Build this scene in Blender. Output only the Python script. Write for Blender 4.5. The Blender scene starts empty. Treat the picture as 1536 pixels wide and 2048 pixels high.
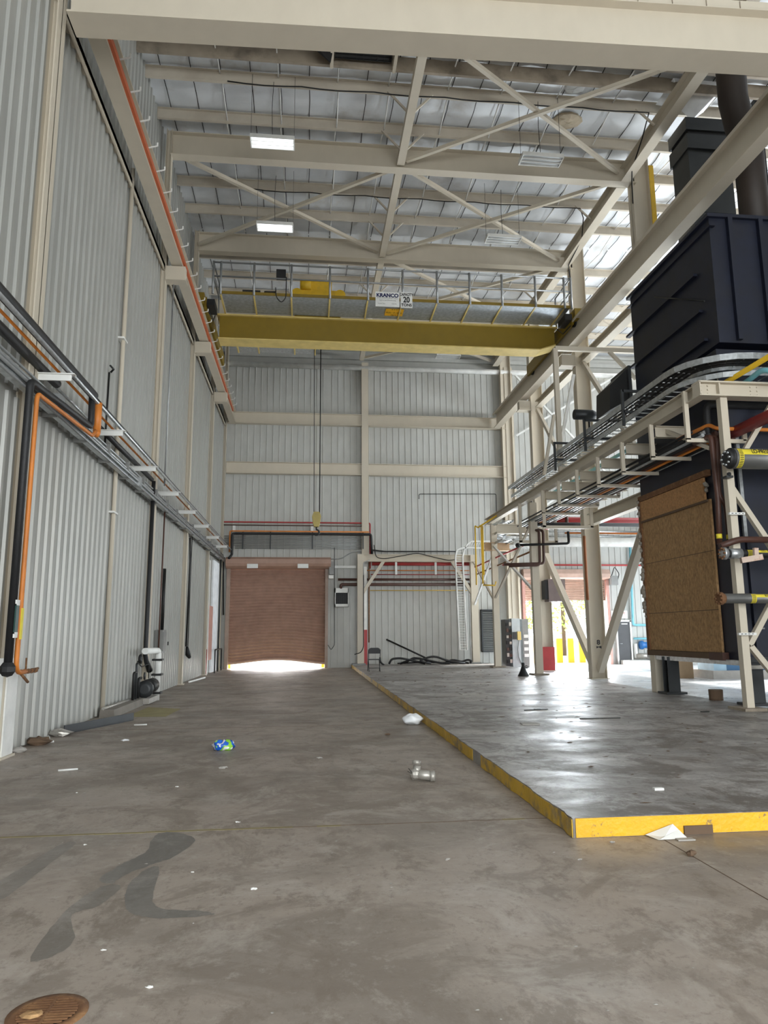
import bpy, bmesh, math, random
from mathutils import Vector, Matrix
PI = math.pi
sc = bpy.context.scene
COL = sc.collection

# ---------------------------------------------------------------- camera
CAM_P, CAM_F = Vector((0, 0, 1.6)), 1427.0
_p, _y, _r = 0.1678, 0.1073, -0.0069
FW = Vector((math.sin(_y) * math.cos(_p), math.cos(_y) * math.cos(_p), math.sin(_p)))
_r0 = Vector((math.cos(_y), -math.sin(_y), 0)); _u0 = _r0.cross(FW)
RT = math.cos(_r) * _r0 + math.sin(_r) * _u0
UP = -math.sin(_r) * _r0 + math.cos(_r) * _u0
cd = bpy.data.cameras.new('camera'); cam = bpy.data.objects.new('camera', cd); COL.objects.link(cam)
cam.matrix_world = Matrix(((RT.x, UP.x, -FW.x, CAM_P.x), (RT.y, UP.y, -FW.y, CAM_P.y), (RT.z, UP.z, -FW.z, CAM_P.z), (0, 0, 0, 1)))
cd.sensor_fit = 'VERTICAL'; cd.sensor_height = 36.0; cd.lens = CAM_F / 2048 * 36; cd.clip_end = 500; cd.clip_start = 0.05
sc.camera = cam

# ---------------------------------------------------------------- light, sky, exposure
sc.view_settings.view_transform = 'Standard'; sc.view_settings.look = 'None'
sc.view_settings.gamma = 1.0; sc.view_settings.use_curve_mapping = False
sc.view_settings.exposure = -0.36
W = bpy.data.worlds.new('sky'); sc.world = W; W.use_nodes = True
bg = W.node_tree.nodes['Background']
bg.inputs['Color'].default_value = (0.82, 0.92, 1.0, 1); bg.inputs['Strength'].default_value = 7.0

def area(name, loc, target, sx, sy, power, color=(1, 1, 1)):
    l = bpy.data.lights.new(name, 'AREA'); l.shape = 'RECTANGLE'; l.size = sx; l.size_y = sy
    l.energy = power; l.color = color
    o = bpy.data.objects.new(name, l); COL.objects.link(o); o.location = loc
    o.rotation_euler = (Vector(target) - Vector(loc)).to_track_quat('-Z', 'Y').to_euler()
    return o
# daylight entering through the openings of the hall, plus one added roof fill lamp
area('daylight_front_door', (6, -7.5, 4.5), (5, 10, 6.0), 18, 8, 2150, (1.0, 0.95, 0.87))
area('daylight_back_door', (12.6, 34.9, 2.0), (9.0, 20, 0.6), 3.6, 3.0, 3200, (0.86, 0.94, 1))
area('daylight_left_roller_door', (-1.4, 35.2, 0.5), (-1.0, 20, -1.0), 4.4, 0.5, 420, (1, 0.95, 0.9))
area('daylight_side_door', (21.8, 24, 2.8), (12, 23, 0.5), 13.5, 4.8, 1500, (0.9, 0.96, 1))
area('ceiling_fill_lamp', (21.6, 21, 12.0), (14, 20, 16.5), 14, 2.6, 4200, (0.93, 0.97, 1))  # added lamp to brighten the right side of the roof; no window there
sl = bpy.data.lights.new('sun', 'SUN'); sl.energy = 20.0; sl.angle = .02; sl.color = (1, .97, .92)
so = bpy.data.objects.new('sun', sl); COL.objects.link(so); so.rotation_euler = Vector((-.85, -.33, -.43)).to_track_quat('-Z', 'Y').to_euler()

# ---------------------------------------------------------------- helpers
def at(px, py, ax, val):
    d = FW + RT * ((px - 768) / CAM_F) - UP * ((py - 1024) / CAM_F)
    k = 'xyz'.index(ax)
    return CAM_P + d * ((val - CAM_P[k]) / d[k])

class MB:
    def __init__(s): s.v = []; s.f = []; s.sm = []
    def quads(s, vs, fs, smooth=False):
        n = len(s.v); s.v += [tuple(v) for v in vs]
        for f in fs: s.f.append([i + n for i in f]); s.sm.append(smooth)
        return s
    def box(s, x0, x1, y0, y1, z0, z1):
        x0, x1 = sorted((x0, x1)); y0, y1 = sorted((y0, y1)); z0, z1 = sorted((z0, z1))
        vs = [(x, y, z) for x in (x0, x1) for y in (y0, y1) for z in (z0, z1)]
        return s.quads(vs, [(0, 1, 3, 2), (4, 6, 7, 5), (0, 4, 5, 1), (2, 3, 7, 6), (0, 2, 6, 4), (1, 5, 7, 3)])
    def frame(s, p, q, up=(0, 0, 1)):
        p = Vector(p); q = Vector(q); d = (q - p).normalized(); up = Vector(up)
        if abs(d.dot(up)) > .98: up = Vector((0, 1, 0))
        sd = d.cross(up).normalized(); u = sd.cross(d).normalized()
        return p, q, d, sd, u
    def beam(s, p, q, w, h, up=(0, 0, 1), off=(0, 0)):
        p, q, d, sd, u = s.frame(p, q, up); vs = []
        for e in (p, q):
            for a, b in ((-1, -1), (1, -1), (1, 1), (-1, 1)):
                vs.append(e + sd * (a * w / 2 + off[0]) + u * (b * h / 2 + off[1]))
        return s.quads(vs, [(3, 2, 1, 0), (4, 5, 6, 7), (0, 1, 5, 4), (1, 2, 6, 5), (2, 3, 7, 6), (3, 0, 4, 7)])
    def ibeam(s, p, q, depth, width, tf=.03, tw=.02, up=(0, 0, 1)):
        s.beam(p, q, tw, depth - tf, up)
        s.beam(p, q, width, tf, up, (0, depth / 2 - tf / 2)); s.beam(p, q, width, tf, up, (0, -depth / 2 + tf / 2))
        return s
    def angle(s, p, q, w, t=.012, up=(0, 0, 1)):
        s.beam(p, q, w, t, up); s.beam(p, q, t, w, up, (w / 2 - t / 2, w / 2)); return s
    def prism(s, pts, h, axis='z', base=0.0):
        n = len(pts); k = 'xyz'.index(axis); vs = []
        for hh in (base, base + h):
            for a, b in pts:
                c = [a, b]; c.insert(k, hh); vs.append(tuple(c))
        fs = [tuple(range(n))[::-1], tuple(range(n, 2 * n))] + [(i, (i + 1) % n, (i + 1) % n + n, i + n) for i in range(n)]
        return s.quads(vs, fs)
    def tube(s, pts, r, seg=8, cap=True, bend=0.0, rads=None):
        pts = [Vector(p) for p in pts]
        if bend > 0 and len(pts) > 2:
            out = [pts[0]]
            for i in range(1, len(pts) - 1):
                a = pts[i - 1] - pts[i]; b = pts[i + 1] - pts[i]
                k = min(bend, a.length * .45, b.length * .45)
                A = pts[i] + a.normalized() * k; B = pts[i] + b.normalized() * k
                for t in (0, .25, .5, .75, 1): out.append(A * (1 - t) ** 2 + pts[i] * 2 * t * (1 - t) + B * t * t)
            out.append(pts[-1]); pts = out
        n = len(pts); vs = []; prev = None
        for i, p in enumerate(pts):
            d = (pts[min(i + 1, n - 1)] - pts[max(i - 1, 0)]).normalized()
            if prev is None:
                sd = d.cross(Vector((0, 0, 1)) if abs(d.z) < .9 else Vector((0, 1, 0))).normalized()
            else:
                sd = (prev - d * prev.dot(d)).normalized()
            prev = sd; u = sd.cross(d); rr = rads[i] if rads else r
            for j in range(seg):
                a = 2 * PI * (j + .5) / seg; vs.append(p + sd * math.cos(a) * rr + u * math.sin(a) * rr)
        fs = [(i * seg + j, i * seg + (j + 1) % seg, (i + 1) * seg + (j + 1) % seg, (i + 1) * seg + j) for i in range(n - 1) for j in range(seg)]
        s.quads(vs, fs, True)
        if cap: s.f += [[len(s.v) - n * seg + j for j in range(seg)][::-1], [len(s.v) - seg + j for j in range(seg)]]; s.sm += [False, False]
        return s
    def lathe(s, c, prof, seg=16, axis='z', cap=True):
        c = Vector(c); k = 'xyz'.index(axis); vs = []
        for r, h in prof:
            for j in range(seg):
                a = 2 * PI * j / seg; v = [r * math.cos(a), r * math.sin(a)]; v.insert(k, h); vs.append(c + Vector(v))
        n = len(prof)
        fs = [(i * seg + j, i * seg + (j + 1) % seg, (i + 1) * seg + (j + 1) % seg, (i + 1) * seg + j) for i in range(n - 1) for j in range(seg)]
        s.quads(vs, fs, True)
        if cap: s.f += [[len(s.v) - n * seg + j for j in range(seg)][::-1], [len(s.v) - seg + j for j in range(seg)]]; s.sm += [False, False]
        return s
    def blob(s, c, r, seed=0, n=10, jit=.25, sq=(1, 1, 1)):
        rnd = random.Random(seed); vs = []; c = Vector(c)
        for i in range(n // 2 + 1):
            th = PI * i / (n // 2)
            for j in range(n):
                ph = 2 * PI * j / n; k = r * (1 + rnd.uniform(-jit, jit))
                vs.append(c + Vector((math.sin(th) * math.cos(ph) * sq[0], math.sin(th) * math.sin(ph) * sq[1], math.cos(th) * sq[2])) * k)
        fs = [(i * n + j, i * n + (j + 1) % n, (i + 1) * n + (j + 1) % n, (i + 1) * n + j) for i in range(n // 2) for j in range(n)]
        return s.quads(vs, fs, False)
    def build(s, name, mat, parent=None, label=None):
        me = bpy.data.meshes.new(name)
        vs = [Vector(v) for v in s.v]
        lo = Vector([min(v[i] for v in vs) for i in range(3)]); hi = Vector([max(v[i] for v in vs) for i in range(3)])
        o0 = Vector(((lo.x + hi.x) / 2, (lo.y + hi.y) / 2, lo.z))
        if KEEP[0]: o0 = Vector((0, 0, 0))
        me.from_pydata([v - o0 for v in vs], [], s.f)
        for i, sm in enumerate(s.sm): me.polygons[i].use_smooth = sm
        bm = bmesh.new(); bm.from_mesh(me); bmesh.ops.recalc_face_normals(bm, faces=bm.faces); bm.to_mesh(me); bm.free()
        me.materials.append(mat)
        o = bpy.data.objects.new(name, me); COL.objects.link(o); o.location = o0
        if parent is not None:
            o.parent = parent; w = parent.location.copy(); pp = parent.parent
            while pp is not None: w += pp.location; pp = pp.parent
            o.location = o0 - w
        if label: o['label'] = label
        return o
KEEP = [False]

def tag(o, label, cat, group=None, kind=None):
    o['label'] = label; o['category'] = cat
    if group: o['group'] = group
    if kind: o['kind'] = kind
    return o
def thing(name, loc, label, cat, group=None):
    o = bpy.data.objects.new(name, None); COL.objects.link(o); o.location = loc; o.empty_display_size = .2
    return tag(o, label, cat, group)
def dup(o, loc, label=None, group=None):
    def cp(a, par):
        c = a.copy(); COL.objects.link(c); c.parent = par
        for ch in list(a.children): cp(ch, c)
        return c
    c = cp(o, None); c.location = loc
    if label: c['label'] = label
    if group: c['group'] = group
    return c
def struct(mb, name, mat, label=None, parent=None):
    KEEP[0] = True; o = mb.build(name, mat, parent); KEEP[0] = False
    if parent is None:
        o['kind'] = 'structure'
        o['label'] = label; o['category'] = name.split('_')[0]
    return o
def text(name, s, mat, origin, xdir, ydir, size, parent, squeeze=1.0, bold=0.0, align='CENTER', depth=.002):
    c = bpy.data.curves.new(name, 'FONT'); c.body = s; c.size = 1; c.align_x = align; c.align_y = 'CENTER'; c.offset = bold; c.extrude = 0
    t = bpy.data.objects.new('tmp', c); COL.objects.link(t)
    dg = bpy.context.evaluated_depsgraph_get()
    me0 = bpy.data.meshes.new_from_object(t.evaluated_get(dg)); bpy.data.objects.remove(t)
    X = Vector(xdir).normalized(); Y = Vector(ydir).normalized(); O = Vector(origin)
    m = MB(); m.quads([O + X * v.co.x * size * squeeze + Y * v.co.y * size for v in me0.vertices], [tuple(p.vertices) for p in me0.polygons])
    return m.build(name, mat, parent)

# ---------------------------------------------------------------- materials
def mat(name, col, rough=.6, metal=0.0, var=.12, vscale=3.0, dirt=None, damt=.35, dscale=1.2, bump=0.0, bscale=40.0, emit=None, coords='Object', stretch=(1, 1, 1), dlo=.5, dhi=.75, rvar=0.0):
    m = bpy.data.materials.new(name); m.use_nodes = True; N = m.node_tree.nodes; L = m.node_tree.links
    b = N['Principled BSDF']; b.inputs['Roughness'].default_value = rough; b.inputs['Metallic'].default_value = metal
    tc = N.new('ShaderNodeTexCoord'); mp = N.new('ShaderNodeMapping'); mp.inputs['Scale'].default_value = stretch
    L.new(tc.outputs[coords], mp.inputs[0])
    n1 = N.new('ShaderNodeTexNoise'); n1.inputs['Scale'].default_value = vscale; n1.inputs['Detail'].default_value = 5
    L.new(mp.outputs[0], n1.inputs['Vector'])
    r1 = N.new('ShaderNodeValToRGB'); e = r1.color_ramp.elements
    e[0].position = .3; e[0].color = (*[c * (1 - var) for c in col], 1); e[1].position = .7; e[1].color = (*[min(1, c * (1 + var)) for c in col], 1)
    L.new(n1.outputs[0], r1.inputs[0]); out = r1.outputs[0]
    if dirt:
        n2 = N.new('ShaderNodeTexNoise'); n2.inputs['Scale'].default_value = dscale; n2.inputs['Detail'].default_value = 8; n2.inputs['Roughness'].default_value = .65
        L.new(mp.outputs[0], n2.inputs['Vector'])
        r2 = N.new('ShaderNodeMapRange'); r2.inputs[1].default_value = dlo; r2.inputs[2].default_value = dhi; r2.inputs[4].default_value = damt
        L.new(n2.outputs[0], r2.inputs[0])
        mx = N.new('ShaderNodeMix'); mx.data_type = 'RGBA'; L.new(r2.outputs[0], mx.inputs[0]); L.new(out, mx.inputs[6]); mx.inputs[7].default_value = (*dirt, 1); out = mx.outputs[2]
    L.new(out, b.inputs['Base Color'])
    if rvar:
        r3 = N.new('ShaderNodeMapRange'); r3.inputs[1].default_value = .3; r3.inputs[2].default_value = .7; r3.inputs[3].default_value = rough - rvar; r3.inputs[4].default_value = rough + rvar
        L.new(n1.outputs[0], r3.inputs[0]); L.new(r3.outputs[0], b.inputs['Roughness'])
    if bump:
        nb = N.new('ShaderNodeTexNoise'); nb.inputs['Scale'].default_value = bscale; nb.inputs['Detail'].default_value = 4; L.new(mp.outputs[0], nb.inputs['Vector'])
        bp = N.new('ShaderNodeBump'); bp.inputs['Strength'].default_value = bump; bp.inputs['Distance'].default_value = .02; L.new(nb.outputs[0], bp.inputs['Height']); L.new(bp.outputs[0], b.inputs['Normal'])
    if emit:
        b.inputs['Emission Color'].default_value = (*emit[:3], 1); b.inputs['Emission Strength'].default_value = emit[3]
    return m
M = {}
M['steel'] = mat('cream_painted_steel', (.56, .50, .40), .5, var=.03, dirt=(.40, .34, .27), damt=.15, dscale=.5, stretch=(1, 1, .5))
M['purlin'] = mat('cream_purlin_paint', (.52, .465, .38), .55, var=.05, dirt=(.26, .20, .14), damt=.5, dscale=.4)
M['dirty'] = mat('soot_stained_cream_paint', (.30, .25, .19), .7, dirt=(.05, .04, .03), damt=.8, dscale=.9)
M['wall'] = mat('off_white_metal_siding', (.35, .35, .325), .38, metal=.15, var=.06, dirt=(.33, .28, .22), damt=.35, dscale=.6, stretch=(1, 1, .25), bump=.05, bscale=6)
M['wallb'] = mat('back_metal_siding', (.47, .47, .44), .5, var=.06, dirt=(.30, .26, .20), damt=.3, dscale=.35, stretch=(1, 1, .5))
M['galv'] = mat('galvanised_steel', (.5, .52, .53), .35, metal=.8, var=.2, vscale=12)
M['conduit'] = mat('grey_conduit', (.33, .34, .34), .4, metal=.6)
M['black'] = mat('black_foam_insulation', (.012, .012, .013), .55, bump=.2, bscale=60)
M['orange'] = mat('orange_pipe_paint', (.62, .20, .03), .5, dirt=(.25, .08, .03), damt=.5)
M['orail'] = mat('red_orange_conductor_cover', (.50, .11, .035), .5)
M['red'] = mat('red_pipe_paint', (.36, .03, .03), .5)
M['brown'] = mat('brown_pipe_paint', (.07, .028, .018), .5)
M['cyan'] = mat('pale_blue_pipe_paint', (.20, .52, .62), .5)
M['blue'] = mat('blue_machine_paint', (.03, .12, .25), .5)
M['lblue'] = mat('light_blue_machine_paint', (.35, .52, .65), .5)
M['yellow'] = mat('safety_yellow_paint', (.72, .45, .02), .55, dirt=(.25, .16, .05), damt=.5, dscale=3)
M['curb'] = mat('chipped_yellow_curb_paint', (.70, .38, .008), .5, var=.06, dirt=(.16, .12, .07), damt=.9, dscale=7, dlo=.60, dhi=.66, bump=.35, bscale=25)
M['curb2'] = mat('worn_yellow_curb_paint', (.62, .38, .03), .55, var=.15, dirt=(.20, .16, .11), damt=.85, dscale=3.5, dlo=.50, dhi=.64, bump=.35, bscale=25)
M['fadedyellow'] = mat('faded_yellow_floor_line', (.30, .26, .12), .6)
M['ylabel'] = mat('yellow_label_tape', (.75, .62, .04), .6)
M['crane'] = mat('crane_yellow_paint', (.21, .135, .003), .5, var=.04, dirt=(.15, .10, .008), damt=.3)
M['craneolive'] = mat('dark_olive_yellow_paint', (.20, .13, .01), .6)  # olive yellow of the walkway toe board
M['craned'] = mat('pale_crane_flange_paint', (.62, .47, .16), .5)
M['navy'] = mat('navy_boiler_paint', (.0048, .0072, .019), .5, dirt=(.012, .011, .012), damt=.5, var=.25)
M['dgrey'] = mat('dark_grey_duct_metal', (.035, .038, .04), .45, metal=.3)
M['iron'] = mat('black_iron', (.02, .02, .02), .5, metal=.5)
M['rust'] = mat('rusty_iron', (.17, .08, .035), .85, dirt=(.35, .19, .08), damt=.8, dscale=9, bump=.3)
M['osb'] = mat('strand_board', (.35, .205, .09), .8, var=.3, vscale=22, dirt=(.55, .36, .18), damt=.6, dscale=16, stretch=(1, 1, .6), bump=.2, bscale=30)
M['door'] = mat('brown_roller_door_slats', (.36, .225, .17), .4, dirt=(.22, .13, .09), damt=.4, dscale=.8)
M['white'] = mat('white_paint', (.75, .75, .72), .5, dirt=(.45, .4, .33), damt=.3)
M['pink'] = mat('faded_pink_paint', (.55, .30, .25), .6)
M['charcoal'] = mat('charcoal_door_paint', (.05, .05, .053), .5)
M['plastic'] = mat('white_plastic_film', (.82, .84, .86), .35)
M['lgrey'] = mat('light_grey_enamel', (.42, .46, .47), .45)
M['grey'] = mat('mid_grey_enamel', (.22, .22, .21), .5)
M['lead'] = mat('worn_silver_metal', (.42, .40, .36), .4, metal=.5, dirt=(.12, .1, .08), damt=.6, dscale=10)
M['wood'] = mat('dark_weathered_wood', (.12, .075, .045), .85)
M['concd'] = mat('dark_concrete', (.20, .18, .155), .9, bump=.4, bscale=30)
M['concb'] = mat('bare_concrete_block', (.38, .36, .33), .9, bump=.4, bscale=30, dirt=(.2, .17, .13), damt=.4)
M['text_black'] = mat('black_print', (.01, .01, .012), .7, var=0)
M['text_navy'] = mat('navy_print', (.008, .012, .08), .7, var=0)
M['lamp'] = mat('lit_fluorescent_tube', (.9, .92, .95), .4, var=0, emit=(.92, .96, 1, 3.0))
M['lampd'] = mat('unlit_fluorescent_tube', (.6, .63, .65), .3, var=0)
M['pipegrey'] = mat('aluminium_pipe_jacket', (.24, .24, .235), .38, metal=.7)
M['leaf'] = mat('sunlit_leaves', (.45, .62, .16), .6, var=.3)
M['grass'] = mat('dry_ground', (.42, .40, .33), .9)

def floor_mat(name, base, dark, light, rough, rlo, stretch, stain=0.6, seed=0.0):
    m = bpy.data.materials.new(name); m.use_nodes = True; N = m.node_tree.nodes; L = m.node_tree.links
    b = N['Principled BSDF']; tc = N.new('ShaderNodeTexCoord')
    def noise(scale, detail, st=(1, 1, 1), off=0, rg=.6, dist=0):
        mp = N.new('ShaderNodeMapping'); mp.inputs['Scale'].default_value = st; mp.inputs['Location'].default_value = (off + seed, off, 0)
        L.new(tc.outputs['Object'], mp.inputs[0]); n = N.new('ShaderNodeTexNoise'); n.inputs['Scale'].default_value = scale; n.inputs['Detail'].default_value = detail
        n.inputs['Roughness'].default_value = rg; n.inputs['Distortion'].default_value = dist; L.new(mp.outputs[0], n.inputs[0]); return n.outputs[0]
    def rng(x, a, b_, c, d):
        r = N.new('ShaderNodeMapRange'); r.inputs[1].default_value = a; r.inputs[2].default_value = b_; r.inputs[3].default_value = c; r.inputs[4].default_value = d; L.new(x, r.inputs[0]); return r.outputs[0]
    def mix(f, a, c2):
        x = N.new('ShaderNodeMix'); x.data_type = 'RGBA'; L.new(f, x.inputs[0])
        if isinstance(a, tuple): x.inputs[6].default_value = (*a, 1)
        else: L.new(a, x.inputs[6])
        x.inputs[7].default_value = (*c2, 1); return x.outputs[2]
    c = mix(rng(noise(.45, 7, st=stretch, rg=.65), .46, .56, 0, 1), base, tuple(v * .74 for v in base))
    c = mix(rng(noise(.9, 9, off=7, rg=.72, dist=.8), .50, .56, 0, stain), c, dark)
    c = mix(rng(noise(3.2, 10, off=31, rg=.78, st=(1, .5, 1)), .53, .59, 0, .75), c, dark)
    c = mix(rng(noise(1.4, 9, off=17, rg=.75, dist=.5), .53, .61, 0, .5), c, light)
    c = mix(rng(noise(14, 8, off=3, rg=.75), .55, .62, 0, .55), c, dark)
    c = mix(rng(noise(7, 9, off=13, rg=.8), .56, .66, 0, .5), c, light)
    c = mix(rng(noise(60, 3, off=5), .68, .75, 0, .6), c, light)
    L.new(c, b.inputs['Base Color'])
    n = noise(1.3, 7, st=stretch, off=21, rg=.7, dist=.6); L.new(rng(n, .38, .62, rlo, rough), b.inputs['Roughness'])
    bp = N.new('ShaderNodeBump'); bp.inputs['Strength'].default_value = .25; bp.inputs['Distance'].default_value = .01
    L.new(noise(14, 8, off=2), bp.inputs['Height']); L.new(bp.outputs[0], b.inputs['Normal'])
    return m
M['floor'] = floor_mat('worn_concrete_floor', (.345, .293, .247), (.20, .163, .132), (.45, .405, .355), .60, .38, (.8, 1, 1))
M['slab'] = floor_mat('worn_raised_slab', (.32, .30, .28), (.13, .11, .095), (.52, .50, .48), .62, .35, (.5, 1.1, 1), .85, 40)
M['floor2'] = floor_mat('smooth_grey_floor', (.52, .54, .56), (.3, .3, .3), (.65, .65, .65), .40, .25, (.6, 1, 1), .6, 90)  # pale bluish base stands in for daylight glare on this floor

def foil_mat():
    m = mat('foil_faced_roof_insulation', (.68, .70, .72), .45, metal=.15, var=.10, vscale=1.2, dirt=(.33, .27, .20), damt=.5, dscale=.7, bump=.5, bscale=2.2, dlo=.56, dhi=.72)
    return m
M['foil'] = foil_mat()

# ================================================================= SETTING
XL, XR, YB, YF, ZR = -4.1, 22.0, 34.3, -8.0, 16.0
RAFT = [13.7, 18.9, 24.1, 29.4]
struct(MB().box(-4.3, 22.2, YF, 34.6, -.3, 0), 'floor', M['floor'], 'stained grey concrete floor of the hall')
struct(MB().box(8.66, 22.0, 11.2, 34.3, 0.0, .006), 'floor', M['floor2'], 'smooth concrete floor beyond the raised slab, daylight glare put into its pale colour')
struct(MB().box(-60, 80, 34.6, 120, -.3, -.02), 'floor', M['grass'], 'sunlit yard outside behind the doors')

# roof insulation: sagging between the purlins, seams every 0.76 m
PY = [15.2 + 1.5 * k for k in range(-15, 13)]
m = MB(); xs = [-4.3 + .38 * i for i in range(70)]; ys = []
y = YF
while y < 34.6: ys.append(y); y += .25
ys.append(34.6)
def roofz(x, y):
    t = ((y - PY[0]) % 1.5) / 1.5
    return 16.08 - .10 * abs(math.sin(PI * t)) ** .6 - .025 * math.sin(x * 4.1 + math.floor((y - PY[0]) / 1.5) * 1.7)
vs = [(x, y, roofz(x, y)) for y in ys for x in xs]; nx = len(xs)
m.quads(vs, [(j * nx + i, j * nx + i + 1, (j + 1) * nx + i + 1, (j + 1) * nx + i) for j in range(len(ys) - 1) for i in range(nx - 1)], True)
m.box(-4.4, 22.2, YF, 34.6, 16.15, 16.35)
ceil = struct(m, 'ceiling', M['foil'], 'foil-faced insulation under the metal roof')
m = MB(); k = 0; x = -3.9
while x < 21.8:
    for a, b in zip(PY[:-1], PY[1:]):
        m.beam((x, a + .05, 15.995), (x + .02, (a + b) / 2, 15.955), .02, .01); m.beam((x + .02, (a + b) / 2, 15.955), (x, b - .05, 15.995), .02, .01)
    x += .76
struct(m, 'insulation_seam', M['iron'], parent=ceil)

def ribs(m, ax, fixed, a0, a1, z0, z1, pitch=.305, base=.11, top=.07, dep=.04, sgn=1):
    a = a0 + pitch / 2
    while a + base / 2 < a1:
        prof = [(a - base / 2, 0), (a - top / 2, dep * sgn), (a + top / 2, dep * sgn), (a + base / 2, 0)]
        vs = []
        for z in (z0, z1):
            for u, w in prof: vs.append((fixed + w, u, z) if ax == 'x' else (u, fixed + w, z))
        m.quads(vs, [(0, 1, 5, 4), (1, 2, 6, 5), (2, 3, 7, 6), (4, 5, 6, 7), (0, 1, 2, 3)])
        a += pitch
    return m
# left wall
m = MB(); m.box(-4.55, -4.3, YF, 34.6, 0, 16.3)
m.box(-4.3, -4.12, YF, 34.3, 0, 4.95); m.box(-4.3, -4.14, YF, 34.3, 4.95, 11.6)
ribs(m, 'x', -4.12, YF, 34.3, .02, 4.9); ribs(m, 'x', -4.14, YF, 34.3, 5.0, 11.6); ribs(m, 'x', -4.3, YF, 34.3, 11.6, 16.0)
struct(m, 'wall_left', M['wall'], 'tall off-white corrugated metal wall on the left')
# back wall with two roller-door openings
D1 = (-3.72, .92, 5.0); D2 = (10.55, 14.72, 4.45)
m = MB()
for a, b, z0, z1 in ((-4.3, D1[0], 0, 15.0), (D1[0], D1[1], D1[2], 15.0), (D1[1], D2[0], 0, 15.0), (D2[0], D2[1], D2[2], 15.0), (D2[1], 22.2, 0, 15.0)):
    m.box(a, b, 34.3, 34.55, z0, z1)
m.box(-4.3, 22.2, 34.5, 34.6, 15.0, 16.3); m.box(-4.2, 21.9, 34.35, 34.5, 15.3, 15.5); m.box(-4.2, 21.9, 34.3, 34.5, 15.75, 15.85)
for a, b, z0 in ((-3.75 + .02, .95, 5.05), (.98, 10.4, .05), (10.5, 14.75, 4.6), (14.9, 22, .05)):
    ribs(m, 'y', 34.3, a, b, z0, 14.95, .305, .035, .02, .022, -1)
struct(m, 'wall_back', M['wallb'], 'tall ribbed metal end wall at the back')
# right wall with side door opening, plus an added panel high up
m = MB()
m.box(22, 22.2, YF, 17, 0, 16.3); m.box(22, 22.2, 31, 34.6, 0, 16.3); m.box(22, 22.2, 17, 31, 5.2, 16.3)
ribs(m, 'x', 22, YF, 17, 0, 16, sgn=-1)
struct(m, 'wall_right', M['wall'], 'far right metal wall with its open side door')
struct(MB().box(21.9, 22.0, 13.5, 28.5, 10.5, 13.5), 'window_1', M['plastic'], 'opaque white panel added high on the right wall behind the ceiling fill lamp')  # opaque panel added behind the fill lamp, out of view
m = MB(); m.box(-4.5, -3.0, YF - .2, YF, 0, 16.3); m.box(15, 22.2, YF - .2, YF, 0, 16.3); m.box(-3.0, 15, YF - .2, YF, 8.6, 16.3)
struct(m, 'wall_front', M['wall'], 'front metal wall with its big open door behind the camera')
# raised slab with the yellow painted curb edge
SX0, SX1, SY0 = 2.1, 8.66, 5.76
rnd = random.Random(4)
m = MB()
edge = []
n = 90
for i in range(n + 1):
    yy = SY0 + (34.2 - SY0) * (i / n) ** 1.8
    edge.append((SX0 + rnd.uniform(-.008, .014), yy))
top = edge + [(SX1, 34.2), (SX1, SY0)]
m.prism(top, .15, 'z', 0)
slab = struct(m, 'floor', M['slab'], 'raised concrete slab on the right with a yellow painted curb edge')
m = MB(); m.box(SX0 + .02, 12, SY0 - .006, SY0, .004, .146)
struct(m, 'curb_paint', M['curb'], parent=slab)
m = MB()
for i in range(n):
    (xa, ya), (xb, yb) = edge[i], edge[i + 1]
    if 8.75 < ya < 9.15: continue
    m.quads([(xa - .006, ya, .004), (xb - .006, yb, .004), (xb - .006, yb, .138), (xa - .006, ya, .138), (xa + .003, ya, .004), (xb + .003, yb, .004), (xb + .003, yb, .138), (xa + .003, ya, .138)],
            [(0, 1, 2, 3), (3, 2, 6, 7), (0, 4, 5, 1), (0, 3, 7, 4), (1, 5, 6, 2)])
struct(m, 'curb_paint', M['curb2'], parent=slab)
m = MB(); m.box(8.66, 22, 5.76, 11.2, 0, .15); struct(m, 'floor', M['slab'], 'raised concrete slab continuing to the right at the front')
FL = sc.objects['floor']
m = MB()
for i in range(31):
    a = -4.1 + i * .2; w = rnd.uniform(-.003, .003); m.box(a, a + .2, 6.378 + w, 6.388 + w, 0, .0016)
m.box(2.773, 2.781, -2, 5.7, 0, .0016); m.box(-4.1, 2.1, 13.0, 13.012, 0, .0016)
struct(m, 'floor_joint', M['wood'], parent=FL)
m = MB()
for i in range(31):
    a = -4.1 + i * .2; w = rnd.uniform(-.006, .006)
    if i < 20 or rnd.random() < .5: m.box(a, a + .2, 6.365 + w, 6.403 + w, 0, .0010)
struct(m, 'painted_line', M['fadedyellow'], parent=FL)
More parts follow.
